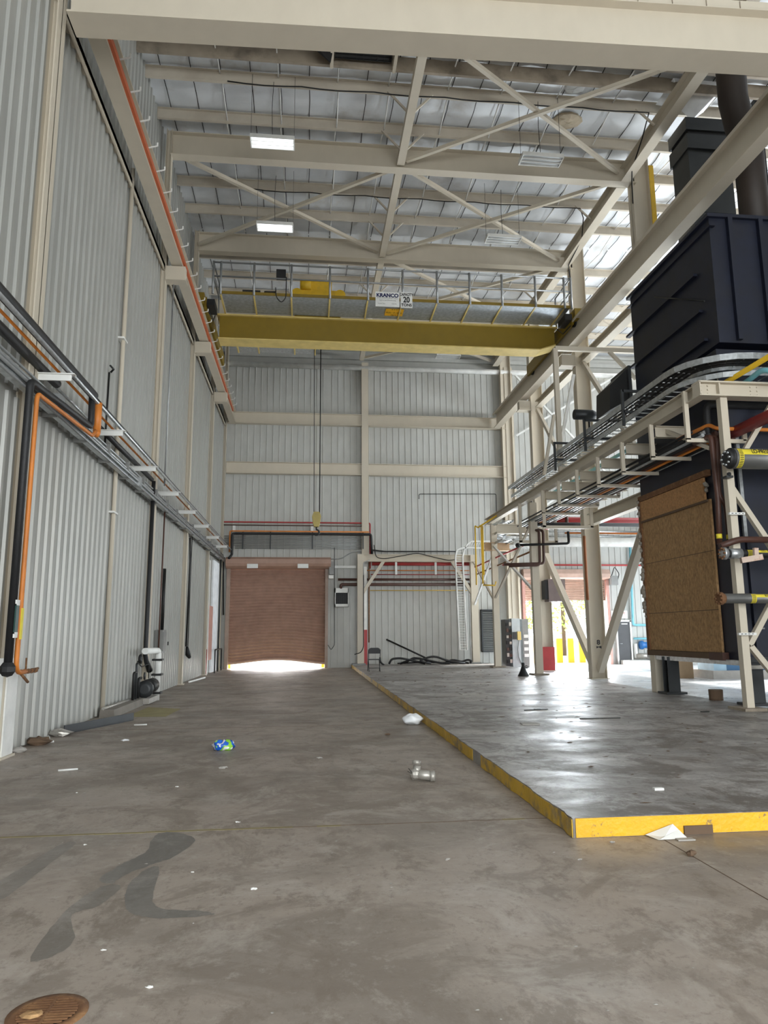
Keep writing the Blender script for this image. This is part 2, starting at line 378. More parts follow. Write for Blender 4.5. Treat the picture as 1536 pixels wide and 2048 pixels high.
# ================================================================= STEEL FRAME
def col_H(name, x0, x1, y, z0, z1, fw, label, group, web='x', m_='steel'):
    m = MB()
    t = .022
    m.box(x0, x0 + t, y - fw / 2, y + fw / 2, z0, z1); m.box(x1 - t, x1, y - fw / 2, y + fw / 2, z0, z1)
    m.box(x0, x1, y - .012, y + .012, z0, z1)
    r = thing('steel_column', ((x0 + x1) / 2, y, z0), label, 'column', group)
    m.build('shaft', M[m_], r)
    b = MB().box(x0 - .05, x1 + .05, y - fw / 2 - .05, y + fw / 2 + .05, z0, z0 + .03); b.build('base_plate', M['steel'], r)
    return r
G = 'columns along the left wall'
lc = {}
for y, lab in ((10.2, 'cream steel column on the left wall nearest the camera, under the big cross beam'),
               (18.9, 'cream steel column on the left wall beside the clamped white pipe'),
               (24.1, 'cream steel column on the left wall carrying the second crane bracket'),
               (29.4, 'cream steel column on the left wall next to the faded pink door'),
               (34.0, 'cream steel column in the far left corner beside the roller door')):
    lc[y] = col_H('c', -4.13, -3.97, 10.34 if y == 10.2 else y, 0, 12.4 if y == 10.2 else 15.85, .34 if y == 10.2 else .2, lab, G)
MB().box(-4.13, -3.95, 10.2, 10.55, .03, 1.3).build('white_guard', M['white'], lc[10.2], 'white painted lower end')
for y in (18.9, 24.1, 29.4):
    m = MB(); m.box(-3.97, -3.45, y - .12, y + .12, 11.22, 11.62); m.box(-3.97, -3.42, y - .16, y + .16, 11.2, 11.23)
    m.build('crane_bracket', M['steel'], lc[y])
for y in (24.1, 29.4, 34.0):
    m = MB(); m.box(-3.78, -3.55, y - .12, y + .12, 11.22, 11.58)
G = 'columns on the crane line at the right'
rc = {}
for y, z0, lab in ((18.9, 12.55, 'short cream steel column above the right crane beam with a yellow strip'),
                   (24.1, 0, 'cream steel column with black stencilled mark and diagonal legs at its foot'),
                   (29.4, 0, 'cream steel column with a red painted foot on the right crane line'),
                   (34.05, 0, 'cream steel column at the back wall below the end of the right crane beam')):
    rc[y] = col_H('c', 9.66, 10.2, y, z0, 15.85, .34, lab, G)
for y in (24.1, 29.4):
    m = MB(); m.box(9.15, 9.66, y - .15, y + .15, 11.2, 11.6); m.box(9.1, 9.7, y - .2, y + .2, 11.17, 11.2); m.build('crane_bracket', M['steel'], rc[y])
m = MB(); m.box(10.2, 10.34, 18.7, 19.1, 12.55, 15.6); m.build('yellow_strip', M['yellow'], rc[18.9], 'yellow painted strip')
text('stencil_mark', '8', M['text_black'], (9.93, 23.92, at(1187, 1285, 'y', 23.92).z), (1, 0, 0), (0, 0, 1), .22, rc[24.1], 1.1, .03)
zz = at(1187, 1294, 'y', 23.92).z; MB().quads([(9.85, 23.92, zz - .05), (9.93, 23.92, zz - .01), (10.03, 23.92, zz - .06), (10.03, 23.92, zz + .04), (9.93, 23.92, zz + .01), (9.85, 23.92, zz + .03)], [(0, 1, 4, 5), (1, 2, 3, 4)]).build('stencil_mark', M['text_black'], rc[24.1])
MB().box(9.64, 10.22, 29.2, 29.6, .03, .98).build('red_foot', M['red'], rc[29.4], 'red painted foot')
# back wall columns and girts
G = 'columns on the back wall'
for x, w, lab in ((2.75, .34, 'middle cream steel column on the back wall'), (10.1, .42, 'cream steel column on the back wall right of the centre bay')):
    m = MB(); m.box(x - w / 2, x + w / 2, 34.0, 34.02, 5.0 if x < 5 else 0, 15); m.box(x - w / 2, x + w / 2, 34.22, 34.24, 5.0 if x < 5 else 0, 15); m.box(x - .015, x + .015, 34.02, 34.22, 5.0 if x < 5 else 0, 15)
    tag(m.build('steel_column', M['steel']), lab, 'column', G)
for z, x0, x1, lab in ((12.0, -3.95, 2.6, 'upper cream wall girt left of the middle back column'), (12.0, 2.9, 9.9, 'upper cream wall girt right of the middle back column'),
                       (9.5, -3.95, 2.6, 'lower cream wall girt left of the middle back column'), (9.5, 2.9, 9.9, 'lower cream wall girt right of the middle back column')):
    m = MB(); m.box(x0, x1, 34.1, 34.27, z - .26, z + .26); m.box(x0, x1, 33.98, 34.27, z + .26, z + .285); m.box(x0, x1, 33.98, 34.27, z - .285, z - .26)
    tag(m.build('wall_girt', M['steel']), lab, 'girt', 'girts across the back wall')
m = MB(); m.tube([(-4.1, 34.1, 14.75), (21.9, 34.1, 14.75)], .13, 12); tag(m.build('eave_pipe', M['white']), 'long cream round member along the top of the back wall', 'pipe')
for x0, x1, z, lab in ((10.4, 11.9, 8.9, 'short cream girt on the back wall right of the crane bay'),):
    tag(MB().box(x0, x1, 34.0, 34.25, z - .15, z + .15).build('wall_girt', M['steel']), lab, 'girt')
# left wall girts
for z, w, lab in ((11.62, .16, 'dark upper girt running along the left wall behind the crane beam'),):
    m = MB(); m.box(-4.28, -4.02, YF, 34, z - .02, z + .1); m.box(-4.05, -4.02, YF, 34, z - .1, z + .1)
    tag(m.build('wall_girt', M['steel']), lab, 'girt')
# front cross beam
r = thing('cross_beam', (4, 10.2, 11.1), 'big cream steel cross beam spanning the top of the picture', 'beam')
xa, za, xb, zb = -3.8, 11.12, 21.8, 11.78
def inc(x): return za + (zb - za) * (x - xa) / (xb - xa)
m = MB()
m.beam((xa, 10.2, inc(xa) + .43), (xb, 10.2, inc(xb) + .43), .03, .82)
m.build('web', M['steel'], r)
m = MB(); m.beam((xa, 10.28, inc(xa)), (xb, 10.28, inc(xb)), .5, .035); m.build('bottom_flange', M['steel'], r)
m = MB(); m.beam((xa, 10.2, inc(xa) + .85), (xb, 10.2, inc(xb) + .85), .34, .035)
m.beam((xa, 10.04, inc(xa) + .93), (xb, 10.04, inc(xb) + .93), .02, .13); m.build('top_flange', M['steel'], r)
m = MB()
x = xa
while x < xb - .3: m.beam((x, 10.02, inc(x) + .84), (x, 10.02, inc(x) + .97), .012, .012, (1, 0, 0)); x += .62
m.build('joint_strip', M['dirty'], r)
# rafters
for i, y in enumerate(RAFT):
    lab = ['cream roof rafter mostly hidden behind the big cross beam', 'first full cream roof rafter behind the cross beam, above the nearest lights',
           'second full cream roof rafter directly in front of the yellow crane', 'cream roof rafter above and behind the yellow crane'][i]
    r = thing('roof_rafter', (3, y, 15.0), lab, 'rafter', 'rafters of the crane hall roof')
    MB().box(-4.0, 9.8, y - .012, y + .012, 15.05, 15.75).build('web', M['steel'], r)
    MB().box(-4.0, 9.8, y - .15, y + .15, 15.03, 15.055).build('bottom_flange', M['steel'], r)
    MB().box(-4.0, 9.8, y - .15, y + .15, 15.72, 15.745).build('top_flange', M['steel'], r)
# purlins (z sections)
PLAB = {16.7: 'first clean one behind the sooty pair, over the nearest lights', 18.2: 'just in front of the first full rafter', 19.7: 'just behind the first full rafter',
        21.2: 'middle of the bay over the second lights', 22.7: 'in front of the second full rafter', 24.2: 'right on top of the second full rafter', 25.7: 'first one seen above the crane handrail', 27.2: 'second one seen above the crane handrail',
        28.7: 'lowest one seen through the crane handrail', 30.2: 'seen just below the crane girder', 31.7: 'second to last before the back wall', 33.2: 'last before the back wall',
        12.2: 'passing above the right end of the big cross beam', 10.7: 'at the very top right corner of the picture', 9.2: 'nearest the camera at the top right corner'}
for k, y in enumerate(PY):
    if y < 8 or min(abs(y - q) for q in RAFT) < .2: continue
    d = 16.0 > y > 14.9
    m = MB(); m.box(-4.28, 21.9, y - .006, y + .006, 15.72, 15.98); m.box(-4.28, 21.9, y, y + .08, 15.715, 15.725); m.box(-4.28, 21.9, y - .08, y, 15.975, 15.985)
    ordn = ['twelfth', 'eleventh', 'tenth', 'ninth', 'eighth', 'seventh', 'sixth', 'fifth', 'fourth', 'third', 'second', 'first']
    near = RAFT[min(range(4), key=lambda q: abs(RAFT[q] - y))]
    tag(m.build('purlin', M['dirty'] if d else M['purlin']), ('sooty brown roof purlin next to the big cross beam' if d else
        'cream roof purlin, ' + PLAB.get(round(y, 1), 'hidden above the big cross beam')), 'purlin', 'roof purlins')
m = MB(); m.box(-4.28, 21.9, 15.75 - .006, 15.756, 15.6, 15.98); m.box(-4.28, 21.9, 15.75, 15.83, 15.595, 15.61)
tag(m.build('purlin', M['dirty']), 'second sooty brown purlin just behind the first, below the wire mesh', 'purlin', 'roof purlins')
# sag rods between purlins
sx = [-2.4, -.9, .65, 2.0, 3.6, 5.05, 6.6, 8.2, 10.9, 12.4, 13.9]
SLAB = ['nearest the left wall', 'passing over the left strip lights', 'left of the sooty wire-mesh vent', 'just left of the middle roof strut', 'just right of the middle roof strut', 'left of the right strip lights', 'right over the right strip lights', 'last before the right edge beam', 'first beyond the right edge beam', 'above the dark boiler stack', 'farthest right']
for i, x in enumerate(sx):
    m = MB(); ys_ = [y for y in PY if y > 14]; 
    for j, (a, b) in enumerate(zip(ys_[:-1], ys_[1:])):
        m.tube([(x + .03 * (j % 2), a, 15.93 if j % 2 else 15.76), (x + .03 * (j % 2), b, 15.76 if j % 2 else 15.93)], .018, 6)
    tag(m.build('sag_rod', M['white']), 'thin white tie rod line across the purlins, ' + SLAB[i], 'rod', 'tie rods between the purlins')
# longitudinal struts
def strut(name, x, y0, y1, z, w, h, lab, g):
    m = MB(); m.box(x - w / 2, x + w / 2, y0, y1, z - h / 2, z + h / 2); return tag(m.build(name, M['steel']), lab, 'strut', g)
segs = [(10.4, 18.74, 'before the first rafter'), (19.06, 23.94, 'between the full rafters'), (24.26, 29.24, 'above the crane'), (29.56, 34.0, 'at the back wall')]
for a, b, t in segs:
    strut('roof_strut', 2.58, a, b, 15.2, .22, .22, 'square cream middle roof strut ' + t, 'middle roof struts')
    m = MB(); m.ibeam((9.45, a, 15.25), (9.45, b, 15.25), .45, .3, .025, .02); tag(m.build('eave_strut', M['steel']), 'cream I-beam along the right edge, ' + t, 'beam', 'edge beams on the right side of the crane bay')
for y in (16.67, 18.17, 21.2, 22.7, 27.2, 31.7):
    r = MB()
    for s in (-1, 1): r.beam((2.58 + s * .1, y, 15.2), (2.58 + s * .6, y, 15.75), .05, .05, (0, 1, 0))
    tag(r.build('flange_brace', M['purlin']), 'small cream V braces on the middle strut, ' + {16.67: 'nearest the sooty vent', 18.17: 'just before the first full rafter', 21.2: 'halfway between the two full rafters', 22.7: 'just before the second full rafter', 27.2: 'seen above the crane sign', 31.7: 'seen below the crane girder'}[y], 'brace', 'small V braces on the middle strut')
for y in (16.67, 21.2, 27.2):
    tag(MB().beam((9.35, y, 15.3), (8.85, y, 15.78), .05, .05, (0, 1, 0)).build('flange_brace', M['purlin']), 'small cream knee brace on the right edge beam, ' + {16.67: 'nearest the big cross beam', 21.2: 'between the two full rafters', 27.2: 'above the crane handrail'}[y], 'brace', 'small knee braces on the right edge beam')
# cross bracing
XB = [((2.75, 14.2), (9.2, 18.7), 'right side nearest the big cross beam'), ((-3.95, 19.1), (2.4, 23.9), 'left side between the full rafters'), ((2.75, 19.1), (9.2, 23.9), 'right side between the full rafters'),
      ((2.75, 24.3), (9.2, 29.2), 'right side above the crane'), ((2.75, 29.6), (9.2, 33.9), 'right side before the back wall')]
for (xa_, ya_), (xb_, yb_), t in XB:
    for s in (0, 1):
        p, q = ((xa_, ya_, 15.24 - .06 * s), (xb_, yb_, 15.24 - .06 * s)) if s == 0 else ((xa_, yb_, 15.18), (xb_, ya_, 15.18))
        m = MB().angle(p, q, .1, .012)
        tag(m.build('cross_brace', M['steel']), 'cream roof diagonal going %s, %s' % (('far right', 'far left')[s], t), 'brace', 'diagonal roof braces')
# wire mesh vent
r = thing('roof_vent', (1.0, 15.3, 15.7), 'sooty square wire-mesh roof vent just behind the big cross beam', 'vent')
a, b = at(672, 88, 'y', 15.0), at(783, 125, 'y', 15.5)
m = MB(); m.box(a.x, b.x, 14.85, 15.6, 15.66, 15.68)
for i in range(9): m.beam((a.x + (b.x - a.x) * i / 8, 14.85, 15.65), (a.x + (b.x - a.x) * i / 8, 15.6, 15.65), .012, .012)
for i in range(7): m.beam((a.x, 14.85 + .12 * i, 15.65), (b.x, 14.85 + .12 * i, 15.65), .012, .012)
m.build('mesh', M['iron'], r)
m = MB(); m.box(a.x - .12, a.x - .04, 14.8, 15.7, 15.45, 15.9); m.box(b.x + .04, b.x + .12, 14.8, 15.7, 15.45, 15.9); m.build('frame', M['steel'], r)
m = MB().quads([(a.x - .6, 15.1, 15.66), (a.x - .05, 15.2, 15.6), (a.x - .12, 15.25, 15.2), (a.x - .5, 15.2, 15.5)], [(0, 1, 2, 3), (3, 2, 1, 0)]); m.build('torn_flap', M['iron'], r)
# bulging / torn insulation patches
for (px, py, s, lab, seed) in ((1135, 245, .42, 'dented yellowish bulge in the roof insulation above the right lights', 3), (1150, 178, .3, 'crumpled torn foil hanging by the right roof edge beam', 5)):
    p = at(px, py, 'z', 15.9); m = MB().blob((p.x, p.y, 15.97), s, seed, 12, .12, (1, .8, .22)); tag(m.build('torn_insulation', mat('insul_' + str(seed), (.55, .46, .33) if seed == 3 else (.6, .6, .58), .6)), lab, 'insulation')
p = at(1385, 195, 'z', 15.8); m = MB().quads([(p.x - .8, p.y - .5, 15.9), (p.x + .7, p.y - .5, 15.88), (p.x + .6, p.y + .5, 15.8), (p.x + .1, p.y + .3, 15.35), (p.x - .3, p.y + .2, 15.6), (p.x - .9, p.y + .3, 15.75)], [(0, 1, 2, 3, 4, 5), (5, 4, 3, 2, 1, 0)])
tag(m.build('torn_insulation', M['plastic']), 'torn white insulation sheet hanging beside the dark stack', 'insulation')
# hanging lights
lab0 = ['lit strip light hanging nearest on the left', 'half-lit strip light hanging nearest on the right', 'lit strip light hanging second on the left', 'dark strip light hanging second on the right',
        'strip light hanging on the left under the crane girder', 'strip light hanging on the right under the crane girder']
for i, (px, py) in enumerate(((545, 287), (1082, 322), (550, 456), (1006, 481), (587, 700), (896, 714))):
    p = at(px, py, 'z', 14.0); L = 1.1
    r = thing('strip_light', p, lab0[i], 'light', 'strip lights hanging from the roof')
    m = MB(); m.box(p.x - L / 2, p.x + L / 2, p.y - .21, p.y + .21, 14.07, 14.1)
    for s in (-1, 1): m.box(p.x + s * L / 2 - .01, p.x + s * L / 2 + .01, p.y - .21, p.y + .21, 13.98, 14.1)
    for k in range(4): m.beam((p.x - L / 2, p.y - .21 + .14 * k, 14.03), (p.x + L / 2, p.y - .21 + .14 * k, 14.03), .012, .08)
    m.build('housing', M['white'], r)
    m = MB()
    for k in range(3): m.tube([(p.x - L / 2 + .03, p.y - .14 + .14 * k, 14.03), (p.x + L / 2 - .03, p.y - .14 + .14 * k, 14.03)], .026, 6)
    m.build('tube', M['lamp'] if i in (0, 2) else M['lampd'], r)
    m = MB()
    for s in (-1, 1): m.tube([(p.x + s * L / 2, p.y, 14.09), (p.x + s * L / 2, p.y, 15.99)], .006, 4)
    m.tube([(p.x, p.y, 14.09), (p.x - .03, p.y, 15.0), (p.x, p.y + .02, 15.8)], .009, 4); m.build('hanger_wire', M['iron'], r)
# cables under purlins feeding the lights
for y, x0, x1, lab in ((16.62, -2.2, 9.2, 'black cable slung under the purlin over the nearest lights'), (21.15, -1.9, 9.0, 'black cable slung under the purlin over the second lights')):
    pts = [(x0 + (x1 - x0) * i / 24, y + .02, 15.68 - .05 * abs(math.sin(i * .8))) for i in range(25)]
    if y > 20: pts += [(9.15, 21.3, 15.4), (9.35, 22, 15.05), (9.5, 23.7, 15.0), (9.62, 23.9, 14.6)]
    else: pts += [(9.25, 17.2, 15.3), (9.4, 18.2, 15.05), (9.62, 18.7, 14.9), (9.62, 18.72, 14.3)]
    tag(MB().tube(pts, .018, 6).build('power_cable', M['iron']), lab, 'cable')

# ================================================================= CRANE RUNWAYS
r = thing('crane_runway_beam', (-3.6, 22, 11.6), 'cream crane runway beam along the left wall with orange conductor bar', 'beam')
MB().ibeam((-3.68, 10.45, 11.95), (-3.68, 33.9, 11.95), .6, .3, .03, .02).build('i_beam', M['steel'], r)
MB().box(-3.71, -3.65, 10.45, 33.9, 12.25, 12.33).build('rail', M['iron'], r)
m = MB(); m.box(-3.52, -3.46, 10.45, 32.1, 11.68, 11.80); m.build('conductor_bar', M['orail'], r, 'orange conductor bar')
m = MB()
y = 11.0
while y < 32: m.beam((-3.5, y, 11.86), (-3.3, y, 11.92), .03, .015); m.beam((-3.3, y, 11.92), (-3.3, y, 12.0), .03, .015, (0, 1, 0)); y += .8
m.build('conductor_hook', M['white'], r)['kind'] = 'stuff'
r = thing('crane_runway_beam', (9.4, 22, 11.6), 'cream crane runway beam crossing the right side in front of the boiler', 'beam')
MB().ibeam((9.4, 10.45, 12.1), (9.4, 33.9, 12.1), .78, .34, .035, .02).build('i_beam', M['steel'], r)
MB().box(9.36, 9.44, 10.45, 33.9, 12.49, 12.57).build('rail', M['iron'], r)
MB().box(9.2, 9.23, 10.45, 33.9, 12.38, 12.47).build('conductor_bar', M['steel'], r)
r2 = MB().ibeam((10.0, 19.2, 11.45), (10.0, 29.2, 11.45), .3, .3, .03, .02)
tag(r2.build('tie_beam', M['steel']), 'smaller cream beam beside and below the right crane runway beam', 'beam')

# ================================================================= OVERHEAD CRANE
YC = 24.3
cr = thing('overhead_crane', (3, YC + 1.1, 11.85), 'yellow double-girder overhead crane spanning the hall', 'crane')
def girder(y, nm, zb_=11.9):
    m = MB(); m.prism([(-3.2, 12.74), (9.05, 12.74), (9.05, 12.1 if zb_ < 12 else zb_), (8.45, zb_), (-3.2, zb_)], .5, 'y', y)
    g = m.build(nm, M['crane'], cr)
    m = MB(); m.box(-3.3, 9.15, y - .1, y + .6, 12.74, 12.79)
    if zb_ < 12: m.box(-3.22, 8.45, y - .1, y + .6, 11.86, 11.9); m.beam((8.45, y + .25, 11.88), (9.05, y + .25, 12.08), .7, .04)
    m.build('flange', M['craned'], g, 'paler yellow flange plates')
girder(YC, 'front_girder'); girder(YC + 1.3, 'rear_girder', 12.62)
for x, s in ((-3.68, 1), (9.4, -1)):
    m = MB(); m.box(x - .16, x + .16, 22.7, 28.3, 12.42, 12.82); m.box(x + s * .18 - .04, x + s * .18 + .04, 22.9, 28.1, 12.3, 12.75)
    e = m.build('end_truck', M['crane'], cr)
    for yy in (23.1, 27.9): MB().lathe((x - .07, yy, 12.5), [(.2, 0), (.2, .14)], 16, 'x').build('wheel', M['iron'], e)
    m = MB(); m.box(x + s * .25, x + s * .5, 22.75, 23.5, 12.4, 12.62); m.tube([(x + s * .3, 22.8, 12.2), (x + s * .4, 23.3, 12.1), (x + s * .35, 24.0, 12.6)], .02, 6); m.build('collector_arm', M['iron'], e)
# walkway in front of the front girder
YW0, YW1 = 22.75, YC
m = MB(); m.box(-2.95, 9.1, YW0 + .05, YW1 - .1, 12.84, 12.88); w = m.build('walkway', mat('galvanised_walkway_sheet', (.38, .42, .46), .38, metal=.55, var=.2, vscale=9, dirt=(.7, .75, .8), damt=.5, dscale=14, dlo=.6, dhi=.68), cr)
MB().box(-3.0, 9.15, YW0, YW0 + .05, 12.84, 12.93).build('toe_board', M['craneolive'], w)
posts = [-3.0, -1.9, -.65, .65, 1.95, 3.15, 4.35, 5.5, 6.65, 7.85, 8.9]
for i, x in enumerate(posts):
    MB().beam((x, YW0, 12.85), (x, YC, 12.80), .05, .05).build('bracket', M['craned'], w)
r3 = MB()
for z in (13.45, 13.95): r3.tube([(-3.25, YW0, z), (9.15, YW0, z)], .034, 6); 
hr = r3.build('handrail', M['conduit'], cr)
for x in posts + [-3.25, 9.15]: MB().tube([(x, YW0 - .02, 12.8), (x, YW0 - .02, 13.97)], .042, 6).build('rail_post', M['conduit'], hr)
m = MB()
for z in (13.45, 13.95):
    m.tube([(9.15, YW0, z), (9.15, YC, z)], .028, 6); m.tube([(-3.25, YW0, z), (-3.25, YC, z)], .028, 6)
m.tube([(9.15, YC, 12.8), (9.15, YC, 13.97)], .03, 6); m.tube([(-3.25, YC, 12.8), (-3.25, YC, 13.97)], .03, 6); m.build('end_rail', M['conduit'], cr)
# rear walkway (short)
m = MB(); m.box(-2.8, .2, YC + 2.0, YC + 2.9, 12.60, 12.64); wr = m.build('walkway', M['galv'], cr)
for x in (-2.8, -2.0, -.6, .2): MB().beam((x, YC + 1.9, 12.56), (x, YC + 2.9, 12.57), .05, .06).build('bracket', M['craned'], wr)
# boxes on walkway
p = at(562, 562, 'y', YW0 + .1); MB().box(p.x - .16, p.x + .16, YW0 + .04, YW0 + .2, 13.5, 13.82).build('control_box', M['black'], cr)
m = MB()
a = at(590, 590, 'z', 13.3); cx = at(545, 600, 'y', YW0).x
m.tube([(cx - .3, YW0 + .3, 13.1), (cx - .05, YW0 + .3, 13.05), (cx + .1, YW0 + .3, 13.05)], .07, 8, rads=[.03, .08, .09])
m.tube([(cx + .1, YW0 - .05, 13.1), (cx + .12, YW0 - .05, 12.75), (cx + .3, YW0 - .05, 12.55), (cx + .45, YW0 - .05, 12.75), (cx + .45, YW0 - .05, 13.5)], .018, 6, bend=.2)
m.box(-2.3, -1.7, YW0 + .2, YW0 + .4, 13.0, 13.1); m.build('cable_coil', M['black'], cr)
# signs on the handrail
def sign(x0, x1, z0, z1, m_, nm='sign_board'):
    return MB().box(x0, x1, YW0 - .075, YW0 - .06, z0, z1).build(nm, M[m_], cr)
a, b = at(751, 583, 'y', YW0 - .08), at(799, 614, 'y', YW0 - .08)
s1 = sign(a.x, b.x, b.z, a.z, 'white'); w_ = b.x - a.x; cxs = (a.x + b.x) / 2; h_ = a.z - b.z; yt = YW0 - .079
text('sign_text', 'KRANCO', M['text_navy'], (cxs, yt, a.z - h_ * .24), (1, 0, 0), (0, 0, 1), h_ * .34, s1, 1.0, .05)
text('sign_text', 'INCORPORATED', M['grey'], (cxs, yt, a.z - h_ * .42), (1, 0, 0), (0, 0, 1), h_ * .17, s1, 1.05)
text('sign_text', 'Engineering & Manufacturing', M['text_black'], (cxs, yt, a.z - h_ * .57), (1, 0, 0), (0, 0, 1), h_ * .11, s1, .85)
text('sign_text', 'Houston, Texas        (713) 466-7541'[:14], M['text_black'], (cxs - w_ * .25, yt, a.z - h_ * .80), (1, 0, 0), (0, 0, 1), h_ * .09, s1, .8)
text('sign_text', 'Crane Mfg.', M['text_black'], (cxs + w_ * .28, yt, a.z - h_ * .80), (1, 0, 0), (0, 0, 1), h_ * .09, s1, .8)
a, b = at(801, 584, 'y', YW0 - .08), at(825, 616, 'y', YW0 - .08)
s2 = sign(a.x, b.x, b.z, a.z, 'white'); cxs = (a.x + b.x) / 2; h_ = a.z - b.z
for t, f, sz, sq in (('CAPACITY', .16, .24, .72), ('20', .5, .50, .8), ('TONS', .83, .25, .95)):
    text('sign_text', t, M['text_black'], (cxs, yt, a.z - h_ * f), (1, 0, 0), (0, 0, 1), h_ * sz, s2, sq, .035)
a, b = at(770, 617, 'y', YW0 + .3), at(803, 632, 'y', YW0 + .5)
m = MB(); z0 = 12.835
c1, c2 = at(772, 617, 'z', z0), at(803, 632, 'z', z0)
m.box(c1.x, c2.x + .02, min(c1.y, c2.y), max(c1.y, c2.y), z0 - .012, z0); s3 = m.build('sign_board', mat('orange_yellow_sign', (.80, .42, .02), .5), cr)
ym = (c1.y + c2.y) / 2; dy = abs(c2.y - c1.y)
for t, f in (('* * *', -.36), ('Auto - 2 - Lane', .02), ('cart', .36)):
    text('sign_text', t, M['text_black'], ((c1.x + c2.x) / 2, ym + dy * f, z0 - .014), (1, 0, 0), (0, -1, 0), dy * .3, s3, .55 if len(t) > 6 else .7, .01)
# trolley
a = at(587, 590, 'y', YC + 1.2); b = at(686, 555, 'y', YC + 1.2)
tr = thing('crane_trolley', ((a.x + b.x) / 2, YC + 1.2, 12.8), 'yellow hoist trolley riding on top of the crane girders', 'trolley')
x0, x1 = a.x, b.x
za = at(620, 597, 'y', YC + .8).z
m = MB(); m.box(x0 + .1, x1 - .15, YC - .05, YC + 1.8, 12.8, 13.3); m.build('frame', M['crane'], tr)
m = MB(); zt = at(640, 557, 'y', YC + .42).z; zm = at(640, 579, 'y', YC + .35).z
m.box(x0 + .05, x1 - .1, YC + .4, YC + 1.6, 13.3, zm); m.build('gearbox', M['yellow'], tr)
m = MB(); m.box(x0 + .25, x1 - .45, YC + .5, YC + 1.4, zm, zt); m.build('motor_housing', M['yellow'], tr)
MB().tube([(x0 + .3, YC + .35, zm + .15), (x0 + .65, YC + .35, zm + .15)], .18, 14).build('motor', M['yellow'], tr)
MB().lathe((x1 - .15, YC + .3, zm - .2), [(.2, 0), (.2, .3)], 16, 'y').build('sheave', M['yellow'], tr)
MB().lathe((x0 + .15, YC + .3, zm - .2), [(.2, 0), (.2, .3)], 16, 'y').build('sheave', M['yellow'], tr)
# hook block and ropes
YH = YC + 1.15
hk = at(633, 1040, 'y', YH); t1, t2 = at(629, 645, 'y', YH), at(642, 645, 'y', YH)
hb = thing('hook_block', (hk.x, YH, hk.z - .3), 'yellow crane hook block hanging on two long black wire ropes', 'hook')
b1 = at(628, 1030, 'y', YH)
m = MB(); m.tube([(b1.x, YH, hk.z + .1), (t1.x, YH, 13.0)], .014, 6); m.build('wire_rope', M['iron'], hb)
m = MB(); m.tube([(b1.x + .2, YH, hk.z + .1), (t2.x, YH, 13.0)], .022, 6); m.build('wire_rope', M['iron'], hb)
m = MB(); m.prism([(hk.x - .16, hk.z + .12), (hk.x - .1, hk.z + .28), (hk.x + .1, hk.z + .28), (hk.x + .16, hk.z + .12), (hk.x + .12, hk.z - .15), (hk.x + .08, hk.z - .25), (hk.x - .08, hk.z - .25), (hk.x - .12, hk.z - .15)], .28, 'y', YH - .14)
m.build('cheek_plate', mat('dull_yellow_block', (.42, .33, .10), .6), hb)
m = MB(); pts = [(hk.x, YH, hk.z - .25), (hk.x, YH, hk.z - .33)] + [(hk.x + .1 * math.sin(a_), YH, hk.z - .45 + .1 * math.cos(a_)) for a_ in [0, .5, 1, 1.6, 2.2, 2.8, 3.4, 4.0, 4.4]]
m.tube(pts, .03, 8, rads=[.03, .03] + [.03, .032, .035, .036, .036, .034, .03, .02, .008]); m.build('hook', M['iron'], hb)
# ================================================================= LEFT WALL SERVICES
BRY = [10.5 + 2.99 * k for k in range(8)]
BW = ['nearest white pipe bracket on the left wall, at the pipe drop', 'second white pipe bracket on the left wall from the camera', 'third white pipe bracket, above the long black downpipe', 'fourth white pipe bracket on the left wall', 'fifth white pipe bracket on the left wall',
      'sixth white pipe bracket on the left wall', 'seventh white pipe bracket on the left wall', 'white pipe bracket farthest from the camera on the left wall']
for y, lab in zip(BRY, BW):
    m = MB(); m.box(-4.1, -3.5, y - .012, y + .012, 5.30, 5.40); m.box(-4.1, -3.45, y - .05, y + .05, 5.39, 5.405)
    tag(m.build('pipe_bracket', M['white']), lab, 'bracket', 'white pipe brackets on the left wall')
ZP = 5.47
m = MB().tube([(-3.58, 2.0, ZP + .02), (-3.58, 33.8, ZP + .02)], .032, 10); tag(m.build('conduit_pipe', M['galv']), 'long shiny steel conduit on the outer end of the wall brackets', 'pipe')
tag(MB().tube([(-3.62, 2.0, ZP + .11), (-3.62, 12.0, ZP + .11)], .075, 12).build('insulated_pipe', M['black']), 'thick black insulated pipe on the outer end of the nearest brackets', 'pipe')
YV = at(50, 900, 'x', -3.76).y
m = MB().tube([(-3.62, 11.9, ZP + .1), (-3.62, 11.95, 5.02), (-3.76, YV, 5.0), (-3.76, YV, 1.22), ], .052, 10, bend=.1)
r = tag(m.build('insulated_pipe', M['black']), 'black insulated pipe stepping down to the floor beside the nearest column', 'pipe')
m = MB().blob((-3.76, YV, 1.18), .1, 2, 10, .03); m.build('elbow', M['black'], r)
m = MB().box(-3.71, -3.693, YV - .05, YV + .05, 1.62, 2.0); m.build('pipe_label', mat('green_pipe_label', (.01, .05, .04), .5), r, 'dark green label')
MB().box(-3.71, -3.69, YV - .05, YV + .05, 1.98, 2.05).build('pipe_label', M['white'], r); MB().box(-3.71, -3.69, YV - .05, YV + .05, 1.57, 1.64).build('pipe_label', M['white'], r)
tag(MB().tube([(-3.62, 12.0, ZP + .1), (-3.62, 14.2, ZP + .1), (-3.62, 33.0, ZP + .09)], .03, 8).build('conduit_pipe', M['iron']), 'dark thin pipe running on the brackets beyond the black insulation', 'pipe')
tag(MB().tube([(-3.95, 2.0, ZP + .02), (-3.95, 11.2, ZP + .02)], .07, 12).build('insulated_pipe', M['black']), 'second thick black insulated pipe, close to the wall at the nearest bracket', 'pipe')
